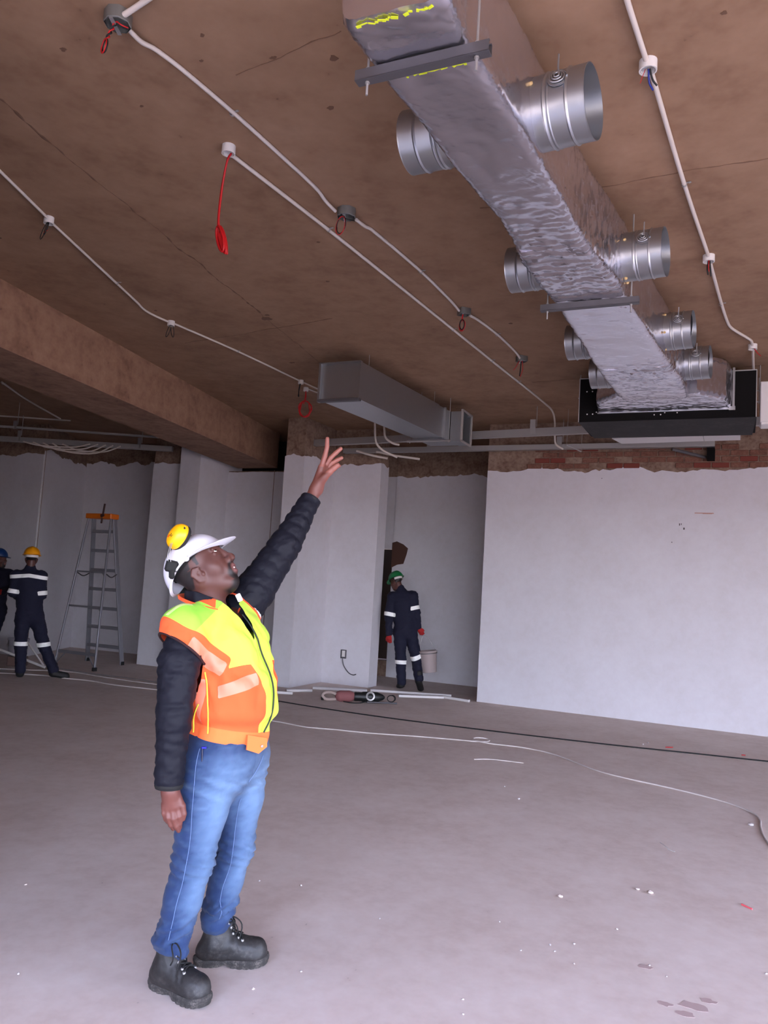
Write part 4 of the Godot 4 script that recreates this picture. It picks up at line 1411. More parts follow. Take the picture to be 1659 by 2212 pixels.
func pointing_man() -> void:
	var t := thing("person", "man in white hard hat, yellow-orange vest and jeans, pointing up at the ceiling", "person", Vector3(-1.98, 0, -2.86), deg_to_rad(34.7))
	var fw := Vector3(0.88, 0, 0.475)
	var rt := Vector3(-0.475, 0, 0.88)
	# head frame
	var HC := Vector3(-0.164, 1.676, 0.0)
	var F := Vector3(cos(deg_to_rad(35)) * 0.975, sin(deg_to_rad(35)), cos(deg_to_rad(35)) * 0.22).normalized()
	var Rh := F.cross(Vector3.UP).normalized()
	var U := Rh.cross(F).normalized()
	var hb := Basis(F, U, Rh)
	var hs := 1.17
	var htr := Transform3D(hb.scaled_local(Vector3.ONE * hs), HC)
	# ---- body: hidden trunk and limbs, head and both hands in one mesh
	var rhip := Vector3(-0.055, 0.86, 0.09)
	var lhip := Vector3(0.075, 0.86, -0.08)
	var rkn := Vector3(-0.090, 0.50, 0.13)
	var lkn := Vector3(0.078, 0.49, -0.06)
	var rank := Vector3(-0.150, 0.10, 0.128)
	var lank := Vector3(0.012, 0.10, -0.072)
	var rsh := Vector3(-0.195, 1.405, 0.175)
	var lsh := Vector3(0.025, 1.49, -0.145)
	var rel := Vector3(-0.205, 1.075, 0.235)
	var lel := Vector3(0.205, 1.80, -0.21)
	var rwr := Vector3(-0.204, 0.80, 0.235)
	var lwr := Vector3(0.336, 2.078, -0.298)
	var bf := Field.new(Vector3(-0.36, 0.02, -0.4), Vector3(0.42, 1.62, 0.36), 0.028)
	bf.cap(Vector3(0.012, 0.9, 0), Vector3(0.0, 1.2, 0), 0.13, 0.14, 0.05, fw, 1.2)
	bf.cap(Vector3(0.0, 1.2, 0), Vector3(-0.08, 1.40, 0), 0.14, 0.11, 0.05, fw, 1.3)
	bf.cap(Vector3(-0.08, 1.36, 0.0), Vector3(-0.125, 1.56, 0.0), 0.07, 0.06, 0.03)
	for q in [[rhip, rkn, 0.075, 0.055], [rkn, rank, 0.055, 0.045], [lhip, lkn, 0.075, 0.05], [lkn, lank, 0.05, 0.045], [rsh, rel, 0.05, 0.04], [lsh, lel, 0.05, 0.04], [Vector3(-0.08, 1.4, 0), rsh, 0.06, 0.05, ], [Vector3(-0.06, 1.42, 0), lsh, 0.06, 0.05]]:
		bf.cap(q[0], q[1], q[2], q[3], 0.03)
	var body := bf.nets()
	tone(body, SKIN)
	# neck and head
	var hf := head_field(0.0036)
	var inv := htr.affine_inverse()
	var nb := inv * Vector3(-0.105, 1.50, 0.0)
	hf.cap(Vector3(-0.022, -0.06, 0), nb, 0.056, 0.060, 0.03)
	var hd := hf.nets()
	tint(hd, head_tint)
	join(body, hd, htr)
	var nk := Field.new(Vector3(-0.24, 1.42, -0.12), Vector3(0.03, 1.64, 0.12), 0.008)
	nk.cap(Vector3(-0.105, 1.46, 0.0), htr * Vector3(-0.022, -0.075, 0), 0.074, 0.066, 0.02)
	var nm := nk.nets()
	tone(nm, SKIN)
	join(body, nm)
	# right hand, hanging
	var V := func(x: float, y: float, z: float) -> Vector3: return Vector3(x, y, z)
	var palm := [[Vector3(-0.203, 0.84, 0.237), Vector3(-0.196, 0.795, 0.238), 0.029, 0.029], [Vector3(-0.196, 0.795, 0.238), Vector3(-0.172, 0.742, 0.238), 0.026, 0.018], [Vector3(-0.198, 0.795, 0.236), Vector3(-0.190, 0.738, 0.238), 0.026, 0.018], [Vector3(-0.20, 0.795, 0.232), Vector3(-0.208, 0.738, 0.234), 0.024, 0.016], [Vector3(-0.19, 0.80, 0.235), Vector3(-0.160, 0.755, 0.225), 0.022, 0.016]]
	var fing := [[[Vector3(-0.168, 0.745, 0.238), Vector3(-0.156, 0.702, 0.243), Vector3(-0.150, 0.674, 0.234), Vector3(-0.149, 0.655, 0.222)], 0.0115, 0.0085],
		[[Vector3(-0.186, 0.742, 0.240), Vector3(-0.175, 0.695, 0.248), Vector3(-0.163, 0.664, 0.240), Vector3(-0.153, 0.644, 0.228)], 0.0118, 0.0086],
		[[Vector3(-0.203, 0.742, 0.238), Vector3(-0.196, 0.699, 0.246), Vector3(-0.184, 0.669, 0.238), Vector3(-0.174, 0.651, 0.226)], 0.0112, 0.0082],
		[[Vector3(-0.217, 0.746, 0.233), Vector3(-0.213, 0.713, 0.239), Vector3(-0.205, 0.690, 0.234), Vector3(-0.197, 0.675, 0.224)], 0.0100, 0.0074],
		[[Vector3(-0.168, 0.775, 0.232), Vector3(-0.146, 0.742, 0.240), Vector3(-0.138, 0.712, 0.240), Vector3(-0.139, 0.692, 0.236)], 0.0150, 0.0098]]
	var rhm := hand_field(Vector3(-0.26, 0.62, 0.18), Vector3(-0.11, 0.88, 0.29), 0.0034, palm, fing).nets()
	tone(rhm, SKIN_HAND)
	join(body, rhm)
	# left hand, raised: index up, the others curling forwards, thumb nearest the viewer
	palm = [[Vector3(0.305, 2.005, -0.285), Vector3(0.338, 2.080, -0.298), 0.032, 0.029], [Vector3(0.338, 2.080, -0.298), Vector3(0.358, 2.188, -0.286), 0.026, 0.018], [Vector3(0.342, 2.085, -0.305), Vector3(0.370, 2.190, -0.306), 0.026, 0.018], [Vector3(0.346, 2.085, -0.312), Vector3(0.380, 2.182, -0.324), 0.024, 0.016], [Vector3(0.346, 2.085, -0.318), Vector3(0.386, 2.170, -0.340), 0.02, 0.014], [Vector3(0.348, 2.098, -0.288), Vector3(0.372, 2.140, -0.265), 0.023, 0.019]]
	fing = [[[Vector3(0.357, 2.190, -0.284), Vector3(0.370, 2.246, -0.278), Vector3(0.377, 2.289, -0.276), Vector3(0.376, 2.330, -0.276)], 0.0130, 0.0100],
		[[Vector3(0.372, 2.192, -0.306), Vector3(0.398, 2.240, -0.300), Vector3(0.424, 2.268, -0.296), Vector3(0.446, 2.290, -0.294)], 0.0128, 0.0098],
		[[Vector3(0.382, 2.186, -0.324), Vector3(0.412, 2.222, -0.320), Vector3(0.434, 2.236, -0.316), Vector3(0.455, 2.248, -0.312)], 0.0120, 0.0092],
		[[Vector3(0.386, 2.170, -0.341), Vector3(0.414, 2.196, -0.343), Vector3(0.434, 2.205, -0.340), Vector3(0.450, 2.212, -0.337)], 0.0106, 0.0084],
		[[Vector3(0.368, 2.132, -0.268), Vector3(0.394, 2.165, -0.250), Vector3(0.413, 2.184, -0.243), Vector3(0.429, 2.199, -0.238)], 0.0170, 0.0130]]
	var lhm := hand_field(Vector3(0.26, 1.97, -0.38), Vector3(0.49, 2.36, -0.2), 0.0034, palm, fing).nets()
	tint(lhm, func(p: Vector3) -> Color:
		var k := smoothstep(0.366, 0.372, p.x - (p.y - 2.19) * 0.1) if p.y > 2.16 else smoothstep(0.0, 0.03, p.x - 0.36 - (p.y - 2.10) * 0.3)
		if p.y > 2.19 and p.x < 0.40:
			k = 0.8
		return SKIN_HAND.lerp(PALM, clampf(k, 0.0, 1.0) * 0.75))
	join(body, lhm)
	obj("body", body, M.skin, t)
	# eyes, teeth
	for sg in [1.0, -1.0]:
		var mb := MB.new()
		mb.lathe([Vector2(0.0, -0.0125), Vector2(0.0072, -0.0102), Vector2(0.0116, -0.0046), Vector2(0.0125, 0.0), Vector2(0.0116, 0.0046), Vector2(0.0102, 0.0072), Vector2(0.0068, 0.0105), Vector2(0.0, 0.0125)], Vector3(0.0770, 0.0115, 0.0335 * sg), Vector3(1, 0.25, 0.1), 18, false, true)
		var w := MB.new()
		join(w, mb, htr)
		var ew := obj("eye", w, M.eye_white, t)
		mb = MB.new()
		mb.lathe([Vector2(0.0062, 0.0), Vector2(0.005, 0.0014), Vector2(0.0, 0.002)], Vector3(0.0770, 0.0115, 0.0335 * sg) + Vector3(0.80, 0.42, 0.34).normalized() * 0.0115, Vector3(0.80, 0.42, 0.34), 14, false)
		w = MB.new()
		join(w, mb, htr)
		obj("iris", w, M.iris, ew)
	var tb := MB.new()
	for k in 7:
		var a := (k - 3) * 0.0062
		tb.box(Vector3(0.1055 - a * a * 16.0, -0.0685, a), Vector3(0.006, 0.0075, 0.0058), Basis(Vector3.UP, a * 25.0), 0.0012)
	var tw := MB.new()
	join(tw, tb, htr)
	obj("teeth", tw, M.teeth, t)
	# ---- jeans
	var jf := Field.new(Vector3(-0.30, 0.10, -0.24), Vector3(0.26, 1.05, 0.28), 0.0105)
	jf.cap(Vector3(0.014, 1.02, 0.0), Vector3(0.012, 0.90, 0.005), 0.176, 0.176, 0.05, fw, 1.16)
	jf.cap(rhip + Vector3(-0.004, 0.01, 0), rhip.lerp(rkn, 0.45) + Vector3(-0.004, 0, 0.0), 0.120, 0.104, 0.07)
	jf.cap(rhip.lerp(rkn, 0.45) + Vector3(-0.004, 0, 0), rkn, 0.104, 0.081, 0.03)
	jf.cap(rkn, Vector3(-0.118, 0.36, 0.135), 0.080, 0.071, 0.03)
	jf.cap(Vector3(-0.118, 0.36, 0.135), Vector3(-0.146, 0.205, 0.132), 0.071, 0.067, 0.03)
	jf.cap(lhip + Vector3(0.004, 0.01, 0), lhip.lerp(lkn, 0.45), 0.116, 0.100, 0.07)
	jf.cap(lhip.lerp(lkn, 0.45), lkn, 0.100, 0.075, 0.03)
	jf.cap(lkn, Vector3(0.048, 0.36, -0.062), 0.075, 0.069, 0.03)
	jf.cap(Vector3(0.048, 0.36, -0.062), Vector3(0.018, 0.185, -0.07), 0.069, 0.066, 0.03)
	# cuffs bunching over the boots
	jf.cap(Vector3(-0.19, 0.185, 0.115), Vector3(-0.11, 0.165, 0.17), 0.036, 0.030, 0.03)
	jf.cap(Vector3(0.07, 0.265, -0.05), Vector3(0.02, 0.26, 0.0), 0.030, 0.030, 0.03)
	var jm := jf.nets()
	var wn := noise(1.0, 3, 71)
	displace(jm, func(p: Vector3) -> float:
		var a := 0.0
		var leg := rkn if p.x - rkn.x < 0.09 - (p.y - 0.5) * 0.1 else lkn
		# creases behind and across the knees, at the crotch, and stacked at the cuffs
		var kn := exp(-pow((p.y - leg.y) / 0.075, 2.0))
		a += sin((p.y + 0.35 * (p.x - leg.x)) * 160.0 + wn.get_noise_3d(p.x * 8, p.y * 8, p.z * 8) * 2.5) * 0.0065 * kn
		var cu := exp(-pow((p.y - 0.24) / 0.06, 2.0))
		a += sin((p.y - 0.5 * p.x + 0.3 * p.z) * 130.0 + wn.get_noise_3d(p.x * 9, p.y * 9, p.z * 9) * 3.0) * 0.0085 * cu
		var th := exp(-pow((p.y - 0.79) / 0.07, 2.0))
		a += sin((p.y + 0.55 * p.x) * 120.0 + wn.get_noise_3d(p.x * 7, p.y * 7, p.z * 7) * 3.0) * 0.005 * th
		return a + wn.get_noise_3d(p.x * 9.0, p.y * 5.0, p.z * 9.0) * 0.004)
	jm = zone(jm, func(p: Vector3, _n): return 1.03 - p.y)
	tint(jm, func(p: Vector3) -> Color:
		# stone-washed: pale down the front of the thighs and shins, dark along the outside seams
		var l1 := rhip.lerp(rkn, clampf((0.86 - p.y) / 0.36, 0, 1)) if p.y > 0.5 else rkn.lerp(rank, (0.5 - p.y) / 0.4)
		var l2 := lhip.lerp(lkn, clampf((0.86 - p.y) / 0.37, 0, 1)) if p.y > 0.49 else lkn.lerp(lank, (0.49 - p.y) / 0.39)
		var leg := l1 if Vector2(p.x - l1.x, p.z - l1.z).length() < Vector2(p.x - l2.x, p.z - l2.z).length() else l2
		var o := Vector3(p.x - leg.x, 0, p.z - leg.z).normalized()
		var fr := clampf(o.dot(Vector3(0.72, 0, 0.69)), 0.0, 1.0)
		var wash := pow(fr, 2.2) * (0.35 + 0.65 * exp(-pow((p.y - 0.72) / 0.17, 2.0)) + 0.45 * exp(-pow((p.y - 0.40) / 0.10, 2.0)))
		wash *= smoothstep(0.16, 0.34, p.y) * smoothstep(1.0, 0.88, p.y)
		wash += wn.get_noise_3d(p.x * 14.0, p.y * 30.0, p.z * 14.0) * 0.22
		var whisk := maxf(0.0, sin((p.y - 0.35 * absf(p.x - 0.06)) * 105.0)) * exp(-pow((p.y - 0.80) / 0.06, 2.0)) * 0.28
		return Color(0.010, 0.030, 0.095).lerp(Color(0.135, 0.225, 0.37), clampf(wash * 0.85 + whisk, 0.0, 1.0)))
	var jo := obj("jeans", jm, M.denim, t)
	# stitched seams and fly
	for s in [[[-0.098, 0.95, 0.185], [-0.108, 0.82, 0.205], [-0.105, 0.66, 0.21], [-0.115, 0.5, 0.215], [-0.14, 0.36, 0.215], [-0.16, 0.22, 0.20]], [[0.155, 0.90, 0.055], [0.145, 0.85, 0.085], [0.115, 0.81, 0.095], [0.10, 0.79, 0.09]], [[0.075, 0.73, 0.02], [0.07, 0.60, 0.01], [0.062, 0.45, 0.012], [0.03, 0.33, 0.02], [0.03, 0.22, 0.004]]]:
		var pts := []
		for p in smooth_path(path(s), 6):
			var q: Vector3 = p
			for it in 4:
				var dd := jf.at_point(q)
				q -= jf.grad(q) * dd
			pts.append(q + jf.grad(q) * 0.004)
		var mb := MB.new()
		mb.tube(pts, 0.0014, 5)
		obj("seam", mb, M.stitch, jo)
	# ---- padded jacket: both sleeves and the collar
	var quilt := func(p: Vector3, a: Vector3, b: Vector3, sp: float, amp: float) -> float:
		var l := (b - a).length()
		var s := (p - a).dot((b - a) / l) + wn.get_noise_3d(p.x * 6, p.y * 6, p.z * 6) * 0.022
		var am := amp * (0.55 + 0.9 * absf(wn.get_noise_3d(p.x * 7 + 3, p.y * 7, p.z * 7)))
		return am * (pow(absf(sin(s / sp * PI)), 0.5) - 0.78) * 0.8 + wn.get_noise_3d(p.x * 16, p.y * 26, p.z * 16) * 0.006
	var sf := Field.new(Vector3(-0.34, 0.76, 0.08), Vector3(-0.05, 1.52, 0.34), 0.0088)
	sf.cap(rsh + Vector3(0.01, 0.0, 0.0), rsh.lerp(rel, 0.35) + Vector3(-0.004, 0, 0.01), 0.072, 0.082, 0.02)
	sf.cap(rsh.lerp(rel, 0.35) + Vector3(-0.004, 0, 0.01), rel, 0.083, 0.068, 0.02)
	sf.cap(rel, rwr + Vector3(0, 0.055, 0), 0.067, 0.056, 0.02)
	sf.cap(rwr + Vector3(0, 0.05, 0), rwr + Vector3(0.001, 0.025, 0), 0.057, 0.052, 0.01)
	var sm := sf.nets()
	displace(sm, func(p: Vector3) -> float: return quilt.call(p, rel, rsh, 0.052, 0.010) if p.y > rel.y else quilt.call(p, rel, rwr, 0.046, 0.009))
	sm = zone(sm, func(p: Vector3, _n): return p.y - 0.812)
	obj("jacket_sleeve", sm, M.jacket, t)
	var mb2 := MB.new()
	mb2.lathe([Vector2(0.030, 0.0), Vector2(0.052, -0.004), Vector2(0.056, 0.006), Vector2(0.054, 0.014)], rwr + Vector3(0.001, 0.012, 0), Vector3.UP, 24, false)
	obj("cuff", mb2, M.lace, t)
	var lcu := Vector3(0.317, 2.032, -0.287)
	sf = Field.new(Vector3(-0.14, 1.34, -0.42), Vector3(0.42, 2.12, 0.0), 0.0088)
	sf.cap(lsh + Vector3(-0.02, -0.03, 0.0), lsh.lerp(lel, 0.3), 0.098, 0.090, 0.02)
	sf.cap(lsh.lerp(lel, 0.3), lel, 0.090, 0.072, 0.02)
	sf.cap(lel, lcu, 0.072, 0.050, 0.02)
	sm = sf.nets()
	displace(sm, func(p: Vector3) -> float: return quilt.call(p, lel, lsh, 0.056, 0.011) if p.y < lel.y else quilt.call(p, lel, lcu, 0.050, 0.009))
	var lax := (lcu - lel).normalized()
	sm = zone(sm, func(p: Vector3, _n): return -(p - lcu).dot(lax))
	obj("jacket_sleeve", sm, M.jacket, t)
	mb2 = MB.new()
	mb2.lathe([Vector2(0.047, -0.016), Vector2(0.051, -0.004), Vector2(0.048, 0.004), Vector2(0.026, 0.006)], lcu, lax, 24, false)
	obj("cuff", mb2, M.lace, t)
	# jacket collar standing behind the neck
	var rows := []
	for k in 6:
		var u := k / 5.0
		var row := []
		for b in 30:
			var a := deg_to_rad(38.0) + deg_to_rad(284.0) * b / 29.0
			var r := 0.088 + 0.012 * sin(u * PI) + 0.006 * sin(a * 9.0) * u
			var d := fw * cos(a) + rt * sin(a)
			var ctr := Vector3(-0.105 - 0.022 * u, 1.475 + 0.095 * u, 0.0)
			row.append(ctr + d * r + Vector3(0, -0.028 * u * maxf(0, cos(a)) - 0.03 * cos(a) * (1 - u), 0))
		rows.append(row)
	mb2 = MB.new()
	mb2.loft(rows, false)
	var inner := []
	for r in rows:
		var row := []
		for p in r:
			row.append(p + (Vector3(-0.115, p.y, 0) - p).normalized() * 0.012)
		inner.append(row)
	mb2.loft(inner, false)
	mb2.loft([rows[5], inner[5]], false)
	obj("jacket_collar", mb2, M.jacket, t)
	# ---- vest
	var vf := Field.new(Vector3(-0.36, 0.88, -0.34), Vector3(0.30, 1.66, 0.34), 0.0098)
	vf.cap(Vector3(0.012, 1.02, 0.0), Vector3(0.012, 1.16, 0.0), 0.196, 0.214, 0.05, fw, 1.17)
	vf.cap(Vector3(0.012, 1.16, 0.0), Vector3(-0.03, 1.32, 0.0), 0.214, 0.206, 0.05, fw, 1.24)
	vf.cap(Vector3(-0.03, 1.32, 0.0), Vector3(-0.085, 1.42, 0.0), 0.20, 0.150, 0.05, fw, 1.22)
	vf.cap(Vector3(-0.10, 1.44, 0.04), rsh + Vector3(0.004, 0.02, -0.005), 0.088, 0.086, 0.04)
	vf.cap(rsh + Vector3(0.004, 0.02, -0.005), rsh + Vector3(-0.012, -0.09, 0.022), 0.092, 0.098, 0.03)
	vf.cap(Vector3(-0.05, 1.46, -0.04), lsh + Vector3(-0.01, 0.0, 0.0), 0.090, 0.098, 0.04)
	vf.cap(Vector3(0.06, 1.10, 0.04), Vector3(0.05, 1.20, 0.03), 0.12, 0.12, 0.06)
	var vm := vf.nets()
	displace(vm, func(p: Vector3) -> float:
		var f1 := wn.get_noise_3d(p.x * 5.0 + 9.0, p.y * 3.0, p.z * 5.0) * 0.018
		var hem := exp(-pow((p.y - 1.03) / 0.03, 2.0)) * -0.016 + exp(-pow((p.y - 1.085) / 0.04, 2.0)) * 0.008
		var pull := sin((p.y * 0.8 + p.x * 1.1) * 46.0 + wn.get_noise_3d(p.x * 6, p.y * 6, p.z * 6) * 3.0) * 0.011 * exp(-pow((p.y - 1.30) / 0.13, 2.0))
		return f1 + hem + pull)
	# openings: neck, hem, both armholes
	var ncen := Vector3(-0.085, 1.49, 0.0)
	var nax := Vector3(0.25, 1.0, 0.02).normalized()
	var hr := rsh + Vector3(-0.004, -0.065, 0.02)
	var hrn := Vector3(-0.50, -0.80, 0.33).normalized()
	var hl2 := lsh + Vector3(0.055, 0.02, -0.02)
	var hln := (lel - lsh).normalized().lerp(Vector3(0.2, 0, -1), 0.25).normalized()
	var open := func(p: Vector3, _n: Vector3) -> float:
		var d := p.y - (0.965 - 0.030 * (p.x - 0.012) / 0.18 * 1.0)
		# neck hole dips to a V at the front
		var q := p - ncen
		var hgt := q.dot(nax)
		var side := (q - nax * hgt)
		var front := side.dot(fw)
		var rr := 0.088 + 0.0 * front
		var nk2 := maxf(side.length() - rr, -hgt - 0.02)
		# V
		var sideways := absf(p.dot(rt) - ncen.dot(rt) - 0.02)
		var v := maxf(sideways - (p.y - 1.38) * 0.30, -(p - ncen).dot(fw))
		d = minf(d, minf(nk2, v))
		var ra := (p - hr).dot(hrn)
		if (p - hr).length() < 0.19:
			var w := p - rsh
			w -= (rel - rsh) * clampf(w.dot(rel - rsh) / (rel - rsh).length_squared(), 0.0, 1.0)
			d = minf(d, maxf(-ra, w.length() - 0.088 - 0.06 * smoothstep(-0.03, 0.03, w.dot(Vector3(-0.75, 0, 0.5)))))
		var la := (p - hl2).dot(hln)
		if (p - hl2).length() < 0.17:
			d = minf(d, -la)
		return d
	vm = zone(vm, open)
	# colour panels, laid out round the body: s = angle from the zip towards his right side, y = height
	var ctr := func(y: float) -> Vector2:
		var k := clampf((y - 1.16) / 0.26, 0.0, 1.0)
		return Vector2(lerpf(0.012, -0.085, k * k * (3 - 2 * k)), 0.0)
	var ang := func(p: Vector3) -> float:
		var c: Vector2 = ctr.call(p.y)
		var d := Vector3(p.x - c.x, 0, p.z - c.y)
		return rad_to_deg(atan2(d.dot(rt) * 0.8, d.dot(fw)))
	# the zip wanders to his left at the top
	var zs := func(y: float) -> float: return -4.0 + 6.0 * smoothstep(1.15, 1.5, y)
	var orange := func(p: Vector3, _n: Vector3) -> float:
		var s: float = ang.call(p)
		var z: float = zs.call(p.y)
		var e := s - z
		# right of the zip (his right): orange below a line that rises to the front, left of it the same further round
		var pl := 17.0 + 8.0 * smoothstep(1.1, 1.3, p.y) if e > 0 else -13.0
		var side := (e - pl) if e > 0 else (pl - e)
		var top := 1.262 + 0.0006 * (70.0 - absf(e)) - (0.025 * smoothstep(60, 85, e)) + 0.06 * smoothstep(92.0, 120.0, absf(e))
		var low := minf(side * 0.004, top - p.y)
		# band along the armhole
		var ra := (p - hr).dot(hrn) + 0.058 + 0.02 * smoothstep(-0.20, -0.10, p.x)
		var rb := minf(ra, 0.20 - (p - hr).length())
		var lb := minf((p - hl2).dot(hln) + 0.055, 0.18 - (p - hl2).length())
		var q := p - ncen
		var hgt := q.dot(nax)
		var nb2 := minf(0.124 - (q - nax * hgt).length(), minf(hgt + 0.05, (absf(e) - 52.0) * 0.002))
		return maxf(maxf(low, nb2), maxf(rb, lb))
	var band := func(p: Vector3, _n: Vector3) -> float:
		return 1.022 - 0.025 * (p.x - 0.012) / 0.18 - p.y
	var vb := thing_part(t, "vest")
	var hem := zone(vm, band)
	var hemo := obj("waistband", hem, M.hivis_band, vb)
	# elastic gathers
	var rest := zone(vm, func(p, n): return -band.call(p, n))
	var om := zone(rest, orange)
	obj("orange_panel", om, M.hivis_orange, vb)
	var ym := zone(rest, func(p, n): return -orange.call(p, n))
	var yoke := func(p: Vector3, _n: Vector3) -> float: return minf((p - Vector3(-0.06, 1.515, 0.12)).dot(Vector3(-0.78, 0.60, -0.05)) - 0.004, p.z + 0.10)
	obj("yellow_panel", zone(ym, func(p, n): return -yoke.call(p, n)), M.hivis_yellow, vb)
	obj("shoulder_yoke", zone(ym, yoke), M.hivis_green, vb)
	# reflective strips
	var strip := func(called: String, g: Callable, m: Material) -> void:
		var z := zone(vm, g, 0.0018)
		if z.i.size() > 0:
			obj(called, z, m, vb)
	strip.call("reflective_strip", func(p: Vector3, _n): # across the belly
		var s: float = ang.call(p)
		var y := 1.195 + 0.0011 * (55.0 - s)
		return minf(0.024 - absf(p.y - y), minf(s - 22.0, 73.0 - s) * 0.003), M.tape_pink)
	strip.call("reflective_strip", func(p: Vector3, _n): # down the side
		var s: float = ang.call(p)
		return minf(minf(s - 88.0 - (1.2 - p.y) * 60.0, 108.0 - s - (1.2 - p.y) * 60.0) * 0.003, minf(1.225 - p.y, p.y - 1.035)), M.tape_pink)
	strip.call("reflective_strip", func(p: Vector3, _n): # on the shoulder
		var s: float = ang.call(p)
		var ra := (p - hr).dot(hrn) + 0.048
		return minf(minf(ra, 0.052 - ra), minf(minf(p.z - 0.12, 0.19 - (p - hr).length()), minf(p.x + 0.185 - (p.y - 1.34) * 0.5, (p.y + p.x * 0.5) - 1.20))), M.tape_pink)
	strip.call("reflective_strip", func(p: Vector3, _n): # pale strip high on the back of the shoulder
		var q := p - Vector3(-0.20, 1.455, 0.16)
		var along := q.dot(Vector3(0.62, 0.66, -0.42).normalized())
		var across := q.dot(Vector3(-0.6, 0.3, -0.7).normalized())
		return minf(minf(0.055 - absf(along), 0.011 - absf(across)), 0.12 - q.length()), M.tape_pale)
	strip.call("reflective_strip", func(p: Vector3, _n): # by the far armhole
		var lb := (p - hl2).dot(hln) + 0.05
		return minf(minf(lb - 0.008, 0.028 - lb), minf(0.07 - (p - Vector3(0.095, 1.46, -0.07)).length(), p.x - 0.05)), M.tape_white)
	# zip, pocket seams, piping
	var onv := func(s: Array, off: float, r: float, m: Material, called: String) -> void:
		var pts := []
		for p in smooth_path(path(s), 6):
			var q: Vector3 = p
			for it in 5:
				q -= vf.grad(q) * vf.at_point(q) * 0.9
			pts.append(q + vf.grad(q) * off)
		var mb := MB.new()
		mb.tube(pts, r, 6)
		obj(called, mb, m, vb)
	var M_zip := mat(Color(0.04, 0.10, 0.06), 0.6)
	onv.call([[0.035, 1.49, 0.10], [0.078, 1.40, 0.10], [0.128, 1.279, 0.10], [0.160, 1.164, 0.09], [0.160, 1.077, 0.09], [0.142, 1.008, 0.10]], 0.005, 0.0035, M_zip, "zip")
	onv.call([[-0.10, 1.255, 0.2], [-0.085, 1.20, 0.2], [-0.075, 1.10, 0.2], [-0.07, 1.01, 0.18]], 0.005, 0.003, M.seam_yellow, "piping")
	onv.call([[-0.13, 1.12, 0.2], [-0.15, 1.06, 0.17], [-0.15, 1.0, 0.15]], 0.004, 0.003, M.seam_yellow, "piping")
	# dark edging round the near armhole
	var ring := []
	var ru := hrn.cross(Vector3.RIGHT).normalized()
	var rv := hrn.cross(ru)
	for k in 41:
		var a := TAU * k / 40.0
		var q := hr + (ru * cos(a) + rv * sin(a)) * 0.10
		for it in 6:
			var g := vf.grad(q)
			g = (g - hrn * g.dot(hrn))
			if g.length() > 0.1:
				q -= g.normalized() * vf.at_point(q) * 0.8
		ring.append(q)
	mb2 = MB.new()
	mb2.tube(ring, 0.0055, 7, false)
	obj("armhole_edging", mb2, mat(Color(0.16, 0.03, 0.04), 0.8), vb)
	# orange collar lying round the neck
	rows = []
	for k in 7:
		var u := k / 6.0
		var row := []
		for b in 34:
			var a := deg_to_rad(46.0) + deg_to_rad(268.0) * b / 33.0
			var d := fw * cos(a) + rt * sin(a)
			var r := lerpf(0.106, 0.134, u) + 0.012 * sin(u * PI)
			row.append(Vector3(-0.098 - 0.012 * u, 1.485 + 0.066 * sin(u * PI * 0.62) - 0.034 * u, 0.0) + d * r + Vector3(0, -0.03 * cos(a), 0))
		rows.append(row)
	mb2 = MB.new()
	mb2.loft(rows, false)
	obj("collar", mb2, M.hivis_orange, vb)
	mb2 = MB.new()
	mb2.box(Vector3(0.012, 1.555, 0.105), Vector3(0.022, 0.034, 0.008), Basis(Vector3.BACK, 0.5), 0.003)
	obj("collar_tag", mb2, M.white_plastic, vb)
	# waistband tab with its stud
	mb2 = MB.new()
	var tabp := []
	for q in [[0.085, 1.005], [0.085, 0.945], [0.135, 0.925], [0.168, 0.95], [0.165, 0.985]]:
		var p3 := Vector3(q[0], q[1], 0.0)
		p3.z = 0.165 - (q[0] - 0.085) * 0.55
		tabp.append(p3)
	mb2.prism(tabp, Vector3(0.55, 0, 0.83) * 0.006)
	var tab := obj("waist_tab", mb2, M.hivis_band, vb)
	mb2 = MB.new()
	mb2.lathe([Vector2(0.006, 0), Vector2(0.005, 0.003), Vector2(0.0, 0.004)], Vector3(0.146, 0.955, 0.134) + Vector3(0.55, 0, 0.83) * 0.006, Vector3(0.55, 0, 0.83), 12)
	obj("stud", mb2, M.steel, tab)
	man_helmet(t)
	boot(t, Vector3(-0.221, 0, 0.08), Vector3(0.230, 0, 0.187), rank, 1)
	boot(t, Vector3(-0.060, 0, -0.078), Vector3(0.307, 0, 0.012), lank, 2)
	# pen clipped to the pocket
	var pen := thing("pen", "blue pen clipped to the pocket of the pointing man's jeans", "pen", Vector3(-1.98, 0, -2.86), deg_to_rad(34.7))
	var on := Vector3(-0.088, 0.95, 0.20)
	for it in 5:
		on -= jf.grad(on) * jf.at_point(on)
	on += jf.grad(on) * 0.010
	mb2 = MB.new()
	mb2.tube([on + Vector3(-0.001, 0.012, 0.0), on + Vector3(0.002, -0.05, 0.004)], 0.0035, 8)
	obj("barrel", mb2, mat(Color(0.05, 0.07, 0.2), 0.4), pen)
	mb2 = MB.new()
	mb2.box(on + Vector3(0.006, 0.008, 0.004), Vector3(0.02, 0.008, 0.006), Basis(), 0.002)
	obj("clip", mb2, mat(Color(0.08, 0.10, 0.65), 0.3), pen)

func thing_part(t: Node3D, called: String) -> Node3D:
	var o := Node3D.new()
	o.name = called
	t.add_child(o, true)
	return o

